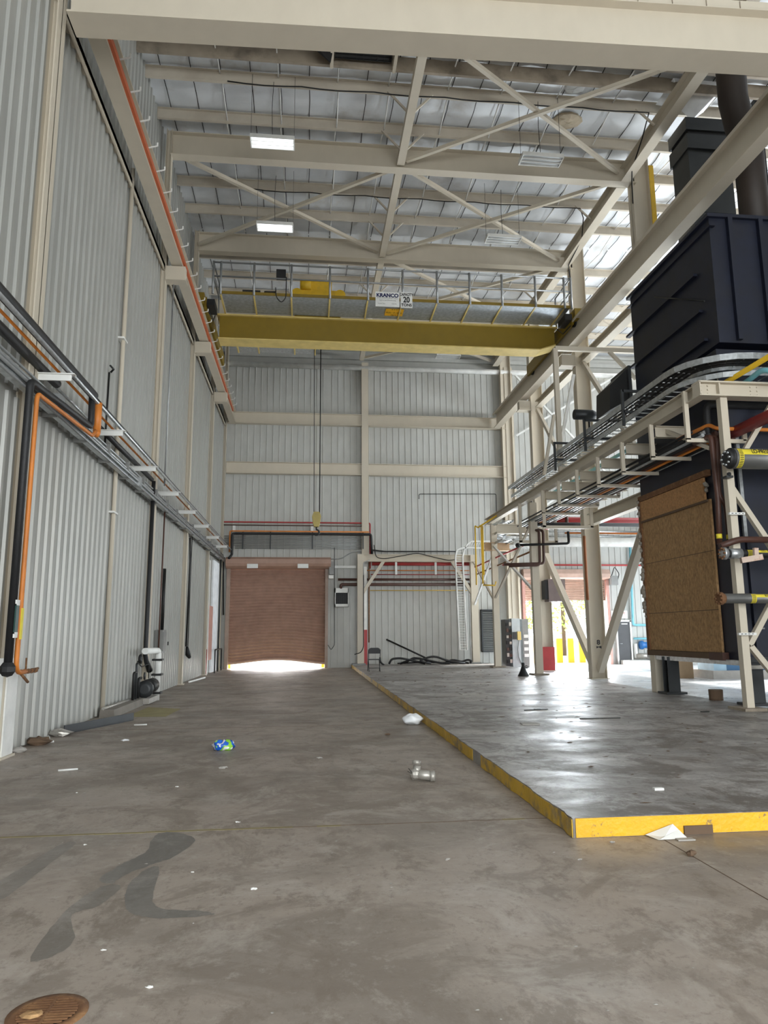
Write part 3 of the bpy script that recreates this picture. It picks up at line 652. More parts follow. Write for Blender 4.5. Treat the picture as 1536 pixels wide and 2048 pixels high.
tag(MB().tube([(-3.95, 11.2, ZP - .04), (-3.95, 13.6, ZP - .04)], .025, 8).build('conduit_pipe', M['galv']), 'thin bare steel pipe between two lengths of black insulation', 'pipe')
tag(MB().tube([(-3.95, 13.1, ZP), (-3.95, 18.2, ZP)], .055, 10).build('insulated_pipe', M['black']), 'black insulated pipe length between the second and third brackets', 'pipe')
m = MB().tube([(-3.92, 18.3, ZP - .02), (-3.92, 18.3, 1.1), (-3.9, 18.35, .95), (-3.86, 18.6, .72)], .055, 10, rads=[.05, .055, .06, .075])
tag(m.build('hose', M['black']), 'long black rubber hose hanging down the left wall before the clamped pipe', 'hose')
m = MB().tube([(-3.78, 2.0, ZP + .06), (-3.78, 33.0, ZP + .05)], .022, 8); r = tag(m.build('gas_pipe', M['orange']), 'thin orange pipe lying on the wall brackets', 'pipe')
m = MB().tube([(-3.58, 12.15, 5.5), (-3.58, 12.15, 4.98)], .062, 12); m.lathe((-3.58, 12.15, 4.9), [(.03, 0), (.062, .06), (.062, .1)], 12); r = tag(m.build('drip_leg', M['orange']), 'fat orange drip leg hanging under the nearest bracket', 'pipe')
m = MB().tube([(-3.58, 12.1, 5.0), (-3.6, 12.0, 4.88), (-3.72, YV + .2, 4.88), (-3.72, YV + .16, 4.8), (-3.72, YV + .16, 1.2), (-3.74, YV + .3, 1.12), (-3.76, YV + .6, 1.12)], .032, 8, bend=.08)
r = tag(m.build('gas_pipe', M['orange']), 'orange pipe running down the wall beside the black pipe to a small valve', 'pipe')
m = MB(); m.tube([(-3.76, YV + .4, 1.12), (-3.76, YV + 1.05, 1.14)], .018, 6)
for k in range(5): m.tube([(-3.76, YV + .4 + .13 * k, 1.12), (-3.76, YV + .46 + .13 * k, 1.12)], .034, 6)
m.tube([(-3.76, YV + .4, 1.12), (-3.72, YV + .6, .98)], .02, 6); m.tube([(-3.76, YV + .6, 1.12), (-3.76, YV + .6, 1.3)], .012, 6); m.build('valve', M['rust'], r)
MB().box(-3.70, -3.685, YV + .13, YV + .19, 1.55, 1.95).build('pipe_label', M['ylabel'], r, 'yellow label')
# wireway with conduits
r = thing('wireway', (-4.0, 20, 5.0), 'long grey wireway with conduits at the joint of the wall panels', 'wireway')
MB().box(-3.96, -3.86, 2.0, 33.9, 4.93, 5.08).build('trough', M['galv'], r)
for k, (dx, z, rr) in enumerate(((-3.92, 5.15, .03), (-3.83, 5.02, .025), (-3.93, 5.24, .022), (-3.84, 4.93, .02))):
    MB().tube([(dx, 2.0, z), (dx, 33.9, z)], rr, 8).build('conduit', M['conduit'], r)
m = MB()
for y in [11 + 1.5 * k for k in range(15)]: m.box(-4.07, -3.855, y, y + .04, 4.9, 5.28)
m.build('strap', M['grey'], r)['kind'] = 'stuff'
for i, (y, z) in enumerate(((10.95, 5.15), (16.3, 5.02))):
    m = MB().box(-3.95, -3.8, y, y + .22, z - .1, z + .1); tag(m.build('junction_box', M['conduit']), ['small grey junction box on the wireway at the nearest column', 'small grey junction box on the wireway midway to the clamped pipe'][i], 'box')
# cream wall pipes
def vpipe(y, x, z0, z1, r_, clamps, lab, m_='steel', nm='vent_pipe'):
    r = tag(MB().tube([(x, y, z0), (x, y, z1)], r_, 10).build(nm, M[m_]), lab, 'pipe')
    for zc in clamps: MB().box(-4.12, x + r_ + .01, y - .16, y + .16, zc - .018, zc + .018).build('clamp', M['white'], r)
    return r
vpipe(15.15, -4.03, .05, 12.0, .045, (4.1, 7.9), 'slender cream pipe clamped up the left wall between the first two columns')
vpipe(14.45, -4.085, 5.3, 6.9, .018, (), 'thin dark riser with a tap on the left wall', 'iron', 'riser')
tag(MB().tube([(-4.06, 14.45, 6.9), (-4.0, 14.45, 6.97), (-4.0, 14.2, 6.95)], .022, 6).build('tap', M['iron']), 'small dark tap on top of the thin wall riser', 'tap')
vpipe(18.65, -3.72, 5.4, 11, .02, (), 'thin conduit up the second left column', 'conduit', 'riser')
# clamped white pipe at column 2
r = thing('bollard_pipe', (-3.68, 18.6, 0), 'white standing pipe held by black clamps in front of the second left column', 'pipe')
MB().tube([(-3.68, 18.62, 0), (-3.68, 18.62, 1.2), (-3.72, 17.3, 1.22)], .075, 12, bend=.08).build('pipe', M['white'], r)
for z in (.98, .62, .18): MB().box(-3.8, -3.56, 18.5, 18.75, z - .025, z + .025).build('clamp', M['iron'], r)
vpipe(20.0, -3.95, .3, 5.0, .02, (), 'rusty brown conduit on the left wall behind the second column', 'brown', 'riser')
vpipe(20.35, -3.95, 1.7, 3.4, .045, (), 'frayed dark cable bundle hanging above the grey wall switch box', 'iron', 'riser')
r = thing('switch_box', (-3.98, 20.4, 1.15), 'grey electrical switch box on the left wall past the clamped pipe', 'box')
MB().box(-4.08, -3.88, 20.1, 20.6, 1.1, 1.72).build('case', M['grey'], r); MB().box(-3.86, -3.83, 20.72, 20.76, 1.3, 1.4).build('lever', M['iron'], r); MB().box(-3.88, -3.86, 20.15, 20.55, 1.15, 1.67).build('cover', M['grey'], r)
r = thing('cable_drop', (-3.95, 24.5, .9), 'dark cable with a connector hanging on the left wall before the third column', 'cable')
MB().tube([(-3.95, 24.4, 4.8), (-3.93, 24.5, 4.0), (-3.95, 24.45, 1.2)], .03, 8).build('cable', M['iron'], r); MB().tube([(-3.95, 24.85, 4.9), (-3.95, 24.8, 3.5), (-3.94, 24.75, 1.2)], .015, 6).build('cable', M['iron'], r)
MB().tube([(-3.93, 24.5, 1.2), (-3.9, 24.55, .95), (-3.87, 24.7, .85)], .06, 10, rads=[.04, .09, .06]).build('connector', M['iron'], r)
# pump assembly at the wall foot
r = thing('pump', (-3.8, 17.6, 0), 'cluttered black pump and valve assembly at the foot of the left wall', 'pump')
MB().tube([(-3.75, 17.9, .38), (-3.75, 18.45, .38)], .17, 14).build('motor', M['iron'], r)
MB().lathe((-3.75, 17.55, .34), [(.1, 0), (.2, .03), (.2, .12), (.1, .2), (.1, .35)], 14, 'y').build('volute', M['dgrey'], r)
MB().box(-3.95, -3.6, 17.4, 18.4, .02, .14).build('base', M['concb'], r)
for k, (y, z1) in enumerate(((16.9, .75), (17.15, .95), (17.4, .6))): MB().tube([(-3.85, y, .02), (-3.85, y, z1), (-3.85, y + .25, z1)], .03, 8, bend=.06).build('pipe', M['dgrey' if k % 2 else 'iron'], r)
MB().lathe((-3.8, 17.1, 1.05), [(.09, 0), (.11, .02), (.11, .06), (.03, .07)], 12, 'x').build('gauge', M['iron'], r)
MB().lathe((-3.72, 17.3, .66), [(.02, 0), (.09, .01), (.09, .03), (.02, .04)], 10, 'x').build('valve_wheel', M['iron'], r)
MB().tube([(-3.8, 18.2, .55), (-3.8, 18.2, .9), (-3.85, 17.6, .85), (-3.85, 17.2, 1.0)], .012, 6, bend=.1).build('hose', M['iron'], r)
m = MB().tube([(-3.95, 14.9, .17), (-3.92, 16.8, .17)], .03, 8)
for k in range(5): m.tube([(-3.95, 15.2 + .36 * k, .02), (-3.95, 15.2 + .36 * k, .17)], .035, 8)
tag(m.build('pipe_manifold', M['lead']), 'low pipe manifold on short legs along the foot of the left wall', 'pipe')
tag(MB().prism([(-4.02, .0), (-3.72, 0), (-3.74, .15), (-4.0, .16)], 3.4, 'y', 14.9).build('concrete_curb', M['concd']), 'long grey concrete curb lying along the left wall below the pump', 'curb')
tag(MB().angle((-3.98, 12.6, .012), (-3.3, 14.4, .012), .13, .02).build('angle_iron', M['dgrey']), 'dark grey steel angle lying on the floor against the left wall', 'angle iron')
p0, p1 = at(290, 1432, 'z', 0), at(362, 1413, 'z', 0)
struct(MB().quads([(-3.55, 15.0, .0015), (-2.75, 14.9, .0015), (-2.7, 16.4, .0015), (-3.5, 16.9, .0015)], [(0, 1, 2, 3)]), 'painted_patch', M['fadedyellow'], parent=FL)
# debris along the wall
for i, (px, py, s, mt, lab) in enumerate(((100, 1473, .10, 'lead', 'crumpled beige rag at the foot of the left wall'), (122, 1470, .11, 'concb', 'tan lump of rubble against the left wall beside the steel angle'), (35, 1490, .12, 'wood', 'heap of dark rubbish at the base of the nearest left column'),
                                          (18, 1505, .08, 'concb', 'light chips of rubble at the base of the nearest left column'))):
    p = at(px, py, 'z', 0); tag(MB().blob((max(p.x, -3.95), p.y, s * .4), s, 20 + i, 9, .35, (1.4, 1, .5)).build('rubble', M[mt]), lab, 'rubble')
for i, (a, b, rr, mt, lab) in enumerate((((68, 1484), (88, 1476), .035, 'white', 'short white tube lying near the base of the nearest left column'), ((72, 1485), (108, 1483), .015, 'white', 'white strip of moulding by the left wall rubble'),
    ((116, 1541), (156, 1538), .012, 'white', 'white sliver on the left part of the floor'), ((268, 1450), (294, 1449), .012, 'white', 'pale stick on the floor past the end of the steel angle'), ((378, 1364), (410, 1355), .03, 'white', 'bright white strip on the floor before the pink door'))):
    A, B = at(*a, 'z', rr), at(*b, 'z', rr); A.x = max(A.x, -3.96); B.x = max(B.x, -3.96)
    tag(MB().tube([A, B], rr, 8).build('floor_stick', M[mt]), lab, 'debris')
# far end of left wall: pink door, rails
r = thing('door_4', (-4.05, 29.9, 0), 'faded pink door panel near the far end of the left wall', 'door'); r['kind'] = 'structure'
MB().box(-4.1, -3.98, 30.0, 31.2, .55, 2.75).build('door_leaf', M['pink'], r); MB().box(-4.1, -3.97, 29.75, 29.98, 0, 4.6).build('door_frame', M['white'], r); MB().box(-4.1, -3.97, 29.7, 29.75, 0, 1.0).build('door_frame', M['red'], r)
m = MB(); m.box(-4.09, -4.02, 31.3, 33.2, 0, 4.75); ribs(m, 'x', -4.02, 31.3, 33.2, 0, 4.75, .22, .08, .05, .03); struct(m, 'trim_1', M['plastic'], 'lit ribbed siding at the far end of the left wall, its brightness put into a pale colour')  # siding caught by bright light; that brightness is put into a pale colour
r = tag(MB().tube([(-3.8, 30.9, 0), (-3.8, 30.9, .95), (-3.8, 33.2, .95), (-3.8, 33.2, 0)], .03, 6).tube([(-3.8, 32, 0), (-3.8, 32, .95)], .02, 6).build('guard_rail', M['dgrey']), 'small dark guard rail at the far end of the left wall', 'rail')
tag(MB().tube([(-3.88, 32.6, 0), (-3.88, 32.6, 4.9)], .035, 8).build('riser', M['dgrey']), 'dark standpipe in the far left corner beside the pale siding', 'pipe')

# ================================================================= BACK WALL
# roller door 1
r = thing('door_1', (-1.4, 34.2, 0), 'wide brown roller shutter with a buckled raised bottom edge', 'door'); r['kind'] = 'structure'
x0, x1 = D1[0], D1[1]
m = MB(); n = 24; zt = 4.72
def zb(x): t = (x - x0) / (x1 - x0); return .26 + .20 * math.sin(PI * t) ** 1.5 - .03 * t
nz = 31
vs = []
for j in range(nz * 2 + 1):
    for i in range(n + 1):
        x = x0 + .05 + (x1 - x0 - .1) * i / n; t = j / (nz * 2); z = zb(x) + (zt - zb(x)) * t
        z -= 0; yy = 34.36 + (.04 if j % 2 else -.02) + .05 * math.sin(PI * i / n) * max(0, 1 - t * 3)
        vs.append((x, yy, z))
m.quads(vs, [(j * (n + 1) + i, j * (n + 1) + i + 1, (j + 1) * (n + 1) + i + 1, (j + 1) * (n + 1) + i) for j in range(nz * 2) for i in range(n)])
m.build('curtain', M['door'], r)
m = MB()
for i in range(n):
    xa_ = x0 + .05 + (x1 - x0 - .1) * i / n; xb_ = x0 + .05 + (x1 - x0 - .1) * (i + 1) / n
    m.beam((xa_, 34.36, zb(xa_) - .03), (xb_, 34.36, zb(xb_) - .03), .06, .08)
m.build('bottom_bar', M['door'], r)
hd = MB().prism([(33.75, 4.72), (33.7, 4.85), (33.72, 5.05), (33.85, 5.15), (34.28, 5.15), (34.28, 4.62), (33.95, 4.62)], x1 - x0 + .25, 'x', x0 - .08).build('hood', M['door'], r)
for px in (505, 606): 
    p = at(px, 1132, 'y', 33.69); MB().box(p.x - .25, p.x + .25, 33.675, 33.69, p.z - .1, p.z + .1).build('label_plate', M['white'], hd)
for s, x in ((0, x0 - .1), (1, x1 - .02)): MB().box(x + (.04 if s == 0 else -.06), x + (.20 if s == 0 else .08), 34.1, 34.42, 0, 4.8).build('guide_rail', mat('guide_rail_%d' % s, (.33, .24, .19), .5), r)
m = MB(); m.box(x1 + .1, x1 + .32, 33.8, 34.1, 4.35, 4.95); m.build('opener_motor', M['grey'], r); MB().box(x1 + .08, x1 + .3, 33.8, 34.1, 4.15, 4.3).build('opener_box', M['white'], r)
for i, x in enumerate((x0 + .1, x1 - .15)):
    tag(MB().tube([(x, 34.75, 0), (x, 34.75, .9)], .08, 10).build('bollard', M['yellow']), ['yellow bollard outside at the left end of the shutter gap', 'yellow bollard outside at the right end of the shutter gap'][i], 'bollard')
struct(MB().box(-3.7, .9, 34.0, 34.3, 0, .0015), 'painted_line', M['fadedyellow'], parent=FL)
# roller door 2
r = thing('door_2', (12.6, 34.2, 0), 'open brown roller shutter on the right of the back wall showing bright daylight', 'door'); r['kind'] = 'structure'
x0, x1 = D2[0], D2[1]
m = MB(); vs = []; nz = 14
for j in range(nz * 2 + 1):
    z = 3.12 + (4.3 - 3.12) * j / (nz * 2)
    for x in (x0, x1): vs.append((x, 34.36 + (.02 if j % 2 else -.01), z))
m.quads(vs, [(2 * j, 2 * j + 1, 2 * j + 3, 2 * j + 2) for j in range(nz * 2)]); m.build('curtain', mat('pale_brown_slats', (.42, .27, .20), .45), r)
MB().prism([(33.8, 4.2), (33.75, 4.4), (33.85, 4.62), (34.28, 4.62), (34.28, 4.12)], x1 - x0 + .2, 'x', x0 - .1).build('hood', mat('pale_brown_hood', (.42, .28, .22), .45), r)
for x in (x0 - .1, x1): MB().box(x, x + .14, 34.1, 34.3, 0, 4.4).build('guide_rail', M['pink'], r)
m = MB(); m.box(x1 + .15, x1 + .5, 33.8, 34.1, 3.85, 4.3); m.build('opener_motor', M['grey'], r); MB().tube([(x1 + .2, 33.85, 4.3), (x1 + .35, 33.8, 4.75), (x1 + .6, 33.85, 4.4), (x1 + .5, 33.85, 4.1)], .02, 6, bend=.1).build('cable', M['iron'], r)
# door 3
a, b = at(1234, 1247, 'y', 34.2), at(1264, 1330, 'y', 34.2)
r = thing('door_3', ((a.x + b.x) / 2, 34.2, 0), 'closed charcoal personnel door with a lever handle under a small white sign', 'door'); r['kind'] = 'structure'
MB().box(a.x, b.x, 34.2, 34.25, .02, 2.05).build('door_leaf', M['charcoal'], r)
m = MB(); m.box(a.x - .08, a.x, 34.16, 34.3, 0, 2.13); m.box(b.x, b.x + .08, 34.16, 34.3, 0, 2.13); m.box(a.x - .08, b.x + .08, 34.16, 34.3, 2.06, 2.15); m.build('door_frame', M['white'], r)
MB().tube([(a.x + .08, 34.2, 1.0), (a.x + .08, 34.13, 1.0), (a.x + .2, 34.13, 1.0)], .015, 6).build('door_handle', M['galv'], r)
MB().box(a.x + .2, a.x + .5, 34.12, 34.2, 1.93, 1.98).build('door_closer', M['white'], r)
p = at(1240, 1237, 'y', 34.15)
s = tag(MB().box(p.x - .42, p.x + .42, 34.2, 34.22, 2.22, 2.6).build('wall_sign', M['white']), 'white sign with red letters above the charcoal door', 'sign')
text('sign_text', 'SAFETY', mat('faded_red_print', (.45, .12, .08), .6), (p.x, 34.197, 2.46), (1, 0, 0), (0, 0, 1), .2, s, .9, .01)
# pipes over roller door 1
YB2 = 34.05
def run(pts, r_, m_, nm, lab, cat='pipe', bend=.08, seg=8, g=None):
    return tag(MB().tube(pts, r_, seg, bend=bend).build(nm, M[m_]), lab, cat, g)
def A2(px, py, y=YB2): return at(px, py, 'y', y)
def hline(x0p, x1p, py, y=YB2):
    p = at((x0p + x1p) / 2, py, 'y', y); return [(at(x0p, py, 'y', y).x, y, p.z), (at(x1p, py, 'y', y).x, y, p.z)]
a, b = hline(441, 740, 1045); run([(a[0], YB2, a[2] - 1.3), a, b, (b[0], YB2, b[2] - 2.2)], .035, 'red', 'sprinkler_pipe', 'red pipe forming the top line above the brown roller shutter')
a, b = hline(446, 738, 1051); run([a, b], .025, 'brown', 'sprinkler_pipe', 'dark red pipe just below the top red line over the shutter')
a, b = hline(460, 738, 1063, 33.95); run([(a[0], 33.95, a[2] - 1.0), a, b], .035, 'orange', 'gas_pipe', 'orange pipe running over the brown roller shutter')
a, b = hline(465, 742, 1068, 33.9); run([(a[0] - .1, 33.6, a[2] - 1.2), (a[0], 33.9, a[2] - 1.0), a, b, (b[0] + .05, 33.9, b[2] - 1.3)], .06, 'black', 'insulated_pipe', 'thick black pipe running over the brown roller shutter')
r = thing('conduit_rack', (-.5, 34.0, 5.5), 'rack of parallel grey conduits above the brown roller shutter', 'conduits')
for k, py in enumerate((1073, 1076, 1079, 1082, 1085, 1088, 1091, 1094, 1097)):
    a, b = hline(449 if k < 7 else 470, 745, py, 34.1); MB().tube([a, b], .017, 6).build('conduit', M['conduit'], r)
for px in (486, 541, 625, 726):
    a, b = A2(px, 1064, 34.0), A2(px, 1098, 34.0); MB().box(a.x - .03, a.x + .03, 33.98, 34.04, b.z, a.z).build('support', M['dgrey'], r)
for px, lab in ((468, 'left short white stub on the back wall above the shutter'), (624, 'middle short white stub on the back wall above the shutter')):
    a, b = A2(px, 1051, 34.1), A2(px, 1066, 34.1); tag(MB().box(a.x - .06, a.x + .06, 34.08, 34.25, b.z, a.z).build('pipe_bracket', M['white']), lab, 'bracket')
run([A2(658, 1118), A2(682, 1118), A2(705, 1103), A2(912, 1103)], .022, 'conduit', 'conduit_pipe', 'thin grey conduit bending up from the shutter motor', bend=.2)
run([A2(450, 1116), A2(447, 1116), A2(447, 1230)], .03, 'iron', 'riser', 'dark vertical pipe in the left corner beside the shutter')
run([A2(669, 1095), A2(669, 1290), A2(662, 1300), A2(656, 1290)], .014, 'iron', 'power_cable', 'thin cable hanging right of the shutter down to a switch', 'cable')
a, b = hline(660, 712, 1134, 34.1); tag(MB().beam(a, b, .08, .12).build('wall_rail', M['white']), 'short white horizontal rail right of the shutter hood', 'rail')
a, b = hline(676, 945, 1159, 33.85); run([a, b], .06, 'brown', 'steam_pipe', 'upper dark brown pipe crossing behind the cream portal frame')
a, b = hline(682, 943, 1169, 33.85); run([(a[0], 33.85, a[2] - .2), a, b], .075, 'brown', 'steam_pipe', 'lower thicker dark brown pipe crossing behind the cream portal frame')
a, b = hline(740, 935, 1181, 33.9); run([a, b], .018, 'yellow', 'gas_pipe', 'thin yellow pipe crossing the back wall inside the portal frame')
a, b = hline(697, 950, 1141, 33.9); run([(2.8, 33.9, a[2]), b], .025, 'orange', 'gas_pipe', 'upper thin orange-red pipe under the portal beam')
a, b = hline(697, 945, 1149, 33.9); run([(3.0, 33.9, a[2]), b], .022, 'red', 'gas_pipe', 'lower thin red pipe under the portal beam')
a, b = hline(744, 938, 1128, 33.8); run([a, b], .085, 'red', 'fire_pipe', 'thick dark red pipe hanging under the portal beam')
for px in (792, 871):
    a, b = A2(px, 1124, 33.7), A2(px, 1149, 33.7); tag(MB().box(a.x - .05, a.x + .05, 33.66, 33.72, b.z, a.z + .1).build('pipe_hanger', M['white']), 'white pipe hanger under the %s of the portal beam' % ('left third' if px < 800 else 'right third'), 'hanger')
run([A2(738, 1115, 33.95), A2(738, 1285, 33.95)], .035, 'rust', 'sprinkler_pipe', 'rusty red vertical pipe just right of the left portal post')
# heater
a, b = at(670, 1176, 'y', 33.8), at(697, 1213, 'y', 33.8)
r = thing('unit_heater', ((a.x + b.x) / 2, 33.9, b.z), 'white unit heater with a dark grille on the back wall right of the shutter', 'heater')
w = MB(); w.box(a.x, b.x, 33.8, 34.25, a.z - .22, a.z); w.box(a.x, b.x, 33.8, 34.25, b.z, b.z + .12); w.box(a.x, a.x + .03, 33.8, 34.25, b.z, a.z); w.box(b.x - .03, b.x, 33.8, 34.25, b.z, a.z); w.build('case', M['white'], r)
w = MB(); w.box(a.x + .03, b.x - .03, 34.0, 34.05, b.z + .12, a.z - .22)
for k in range(7): w.box(a.x + .03 + k * .09, a.x + .04 + k * .09, 33.81, 33.85, b.z + .12, a.z - .22)
for k in range(5): w.box(a.x + .03, b.x - .03, 33.82, 33.84, b.z + .14 + k * .11, b.z + .15 + k * .11)
w.build('grille', M['iron'], r)
# portal frame
YPF = 33.4
r = thing('portal_frame', (5.2, YPF, .15), 'cream steel portal frame with knee braces standing before the back wall', 'frame')
def P(px, py, y=YPF): return at(px, py, 'y', y)
xl0, xl1 = P(715, 1200).x, P(728, 1200).x; xr0, xr1 = P(943, 1200).x, P(957, 1200).x; zt0, zt1 = P(830, 1122).z, P(830, 1110).z
MB().box(xl0, xl1, YPF, YPF + .3, .15, zt1).build('post', M['steel'], r); MB().box(xr0, xr1, YPF, YPF + .3, .15, zt1).build('post', M['steel'], r)
MB().ibeam((xl0, YPF + .15, (zt0 + zt1) / 2), (xr1, YPF + .15, (zt0 + zt1) / 2), zt1 - zt0 + .06, .3).build('beam', M['steel'], r)
MB().beam((xl1 - .05, YPF + .15, 3.45), (P(768, 1125).x, YPF + .15, zt0), .15, .18, (0, 1, 0)).build('knee_brace', M['steel'], r); MB().beam((xr0 + .05, YPF + .15, 3.45), (P(905, 1125).x, YPF + .15, zt0), .15, .18, (0, 1, 0)).build('knee_brace', M['steel'], r)
for px in (718, 949): MB().box(P(px, 1330).x - .3, P(px, 1330).x + .3, YPF - .15, YPF + .45, .15, .22).build('base_plate', M['grey'], r)
r = thing('guard_post', (P(731, 1300).x, YPF + .35, .15), 'slim post painted red below and cream above beside the portal frame', 'post')
xg = P(731, 1300).x; MB().box(xg - .06, xg + .1, YPF + .32, YPF + .42, 1.75, 4.7).build('upper_half', M['white'], r); MB().box(xg - .07, xg + .11, YPF + .3, YPF + .44, .15, 1.75).build('lower_half', M['red'], r)
run([P(727, 1150, 33.3), P(727, 1125, 33.3), P(740, 1120, 33.3)], .02, 'conduit', 'conduit_pipe', 'small conduit elbow on the left portal post')
run([P(727, 1140, 33.32), P(727, 1295, 33.32), P(722, 1305, 33.3), P(709, 1309, 33.3)], .022, 'iron', 'power_cable', 'black cable running down the left portal post and swinging out', 'cable', .15)
run([P(745, 1100, 33.5), P(770, 1103, 33.5), P(835, 1103, 33.5), P(912, 1103, 33.5)], .03, 'iron', 'power_cable', 'upper black cable bundle lying on the portal beam', 'cable')
run([P(748, 1090, 33.3), P(752, 1115, 33.3), P(768, 1118, 33.3), P(835, 1106, 33.3), P(870, 1115, 33.3), P(898, 1121, 33.3), P(911, 1119, 33.3)], .02, 'iron', 'power_cable', 'sagging black cable across the face of the portal beam', 'cable', .2)
run([A2(838, 998, 34.15), A2(838, 988, 34.15), A2(992, 988, 34.15), A2(994, 1080, 34.15)], .018, 'iron', 'conduit_pipe', 'thin dark conduit in a square bend high on the back wall')
# vertical cable ladder
def ladder(name, pts, w, side, rung, m_, lab, h=.1, t=.012):
    # pts: centre line; side: function of index -> side vector
    r = thing(name, pts[len(pts) // 2], lab, 'cable tray')
    P_ = [Vector(p) for p in pts]; L = []; R_ = []
    for i, p in enumerate(P_):
        s = Vector(side(i)).normalized() * w / 2; L.append(p - s); R_.append(p + s)
    for q, e in (('side_rail', L), ('side_rail', R_)):
        m = MB()
        for i in range(len(e) - 1):
            up = (e[i + 1] - e[i]).cross(Vector(side(i))).normalized(); m.beam(e[i], e[i + 1], t, h, up)
        m.build(q, M[m_], r)
    m = MB(); acc = 0; nxt = 0
    for i in range(len(P_) - 1):
        seg = (P_[i + 1] - P_[i]); l = seg.length
        while nxt < acc + l:
            f = (nxt - acc) / l; m.tube([L[i].lerp(L[i + 1], f), R_[i].lerp(R_[i + 1], f)], .014, 6); nxt += rung
        acc += l
    m.build('rungs', M[m_], r)
    return r
pts = [P(1003, 1090, 33.0), P(940, 1089, 33.0), P(928, 1093, 33.0), P(921, 1101, 33.0), P(918, 1115, 33.0), P(922, 1200, 33.0), P(927, 1300, 33.0)]
ladder('cable_tray', pts, .35, lambda i: (0, 0, 1) if i < 1 else ((.5, 0, .87) if i < 2 else ((.87, 0, .5) if i < 3 else (1, 0, 0))), .12, 'white', 'galvanised cable tray curving down in front of the right portal post', .12, .06)
# louvre
a, b = at(962, 1219, 'y', 34.1), at(993, 1304, 'y', 34.1)
r = thing('wall_louvre', ((a.x + b.x) / 2, 34.15, b.z), 'tall dark grey slatted louvre on the back wall between two cream posts', 'louvre')
m = MB(); m.box(a.x, b.x, 34.2, 34.27, b.z, a.z); m.box(a.x, a.x + .07, 34.08, 34.27, b.z, a.z); m.box(b.x - .05, b.x, 34.08, 34.27, b.z, a.z); m.box(a.x, b.x, 34.08, 34.27, a.z - .05, a.z); m.box(a.x, b.x, 34.08, 34.27, b.z, b.z + .05); m.build('frame', M['dgrey'], r)
m = MB(); k = 0
while b.z + .1 + k * .085 < a.z - .06: m.beam((a.x + .07, 34.15, b.z + .1 + k * .085), (b.x - .05, 34.15, b.z + .1 + k * .085), .09, .012, (0, -.6, 1)); k += 1
m.build('slats', M['grey'], r)
# hose pile
r_ = random.Random(11)
HL = ['black hose looping highest on the heap at the back of the slab', 'black hose coiled at the left end of the heap', 'black hose lying along the foot of the back wall heap', 'black hose on the right end of the heap beside the tray', 'short kinked black hose in the middle of the heap', 'thin black hose trailing out of the heap']
for i, pl in enumerate(([(862, 1327), (835, 1322), (868, 1311), (895, 1322), (930, 1328)], [(778, 1328), (783, 1318), (800, 1316), (820, 1320), (850, 1327)], [(800, 1328), (830, 1316), (850, 1319), (880, 1326), (900, 1328)],
                       [(890, 1326), (905, 1319), (925, 1324), (935, 1319), (944, 1322), (940, 1328)], [(812, 1326), (825, 1315), (845, 1317), (858, 1325)], [(795, 1328), (850, 1324), (900, 1328), (935, 1327)])):
    yv = 32.9 + .12 * i; pts = [at(x, y, 'y', yv) for x, y in pl]
    for p in pts: p.z = max(p.z, .2)
    tag(MB().tube(pts, .05 if i < 4 else .035, 8, bend=.5).build('hose', M['black']), HL[i], 'hose', 'hoses heaped at the back of the slab')
run([(at(773, 1279, 'y', 34.1)), at(850, 1315, 'y', 33.0)], .04, 'iron', 'steel_pipe', 'dark pipe leaning from the back wall down onto the hose heap')
run([at(760, 1315, 'y', 33.2), at(761, 1325, 'y', 33.1), at(768, 1330, 'y', 33.0)], .04, 'black', 'hose', 'short black hose end standing beside the folding chair', 'hose')
# chair
c = at(748, 1344, 'z', .15); cx, cy = c.x, 27.9; cx = at(748, 1330, 'y', cy).x
r = thing('folding_chair', (cx, cy, .15), 'black folding chair standing at the back of the slab by the portal post', 'chair')
m = MB(); w = .23
MB().box(cx - w, cx + w, cy - .2, cy + .2, .58, .61).build('seat', M['black'], r)
m = MB(); m.prism([(cx - w, .82 - .0), (cx + w, .82), (cx + w * .9, 1.0), (cx + w * .6, 1.04), (cx - w * .6, 1.04), (cx - w * .9, 1.0)], .03, 'y', cy - .22); m.build('backrest', M['black'], r)
for s in (-1, 1):
    MB().tube([(cx + s * w, cy - .21, .98), (cx + s * w, cy + .22, .15)], .014, 6).build('leg', M['iron'], r); MB().tube([(cx + s * (w - .02), cy + .15, .58), (cx + s * (w - .02), cy - .24, .15)], .014, 6).build('leg', M['iron'], r)
MB().tube([(cx - w, cy - .2, .28), (cx + w, cy - .2, .28)], .012, 6).build('crossbar', M['iron'], r)
# electrical cabinets
YE = 31.5
def cab(px0, px1, py0, py1, dep, m_, nm, lab, y=YE):
    a, b = at(px0, py0, 'y', y), at(px1, py1, 'y', y); r = thing(nm, ((a.x + b.x) / 2, y, max(b.z, .0)), lab, 'cabinet')
    MB().box(a.x, b.x, y, y + dep, max(b.z, 0.0), a.z).build('case', M[m_], r); return r, a, b
r, a, b = cab(1010, 1022, 1239, 1335, .7, 'dgrey', 'switchgear_cabinet', 'gutted dark switchgear cabinet with exposed parts beside the cream post')
for k in range(7):
    z = .25 + k * .27
    for j in range(2): MB().box(a.x + .03 + j * .13, a.x + .13 + j * .13, YE - .06, YE, z, z + .12 + .04 * ((k + j) % 2)).build('breaker', M[['iron', 'lead', 'brown'][(k + j) % 3]], r)
r, a, b = cab(1023, 1043, 1237, 1335, .6, 'lgrey', 'electrical_cabinet', 'pale blue-grey electrical cabinet in the middle of the row by the open shutter', YE - .1)
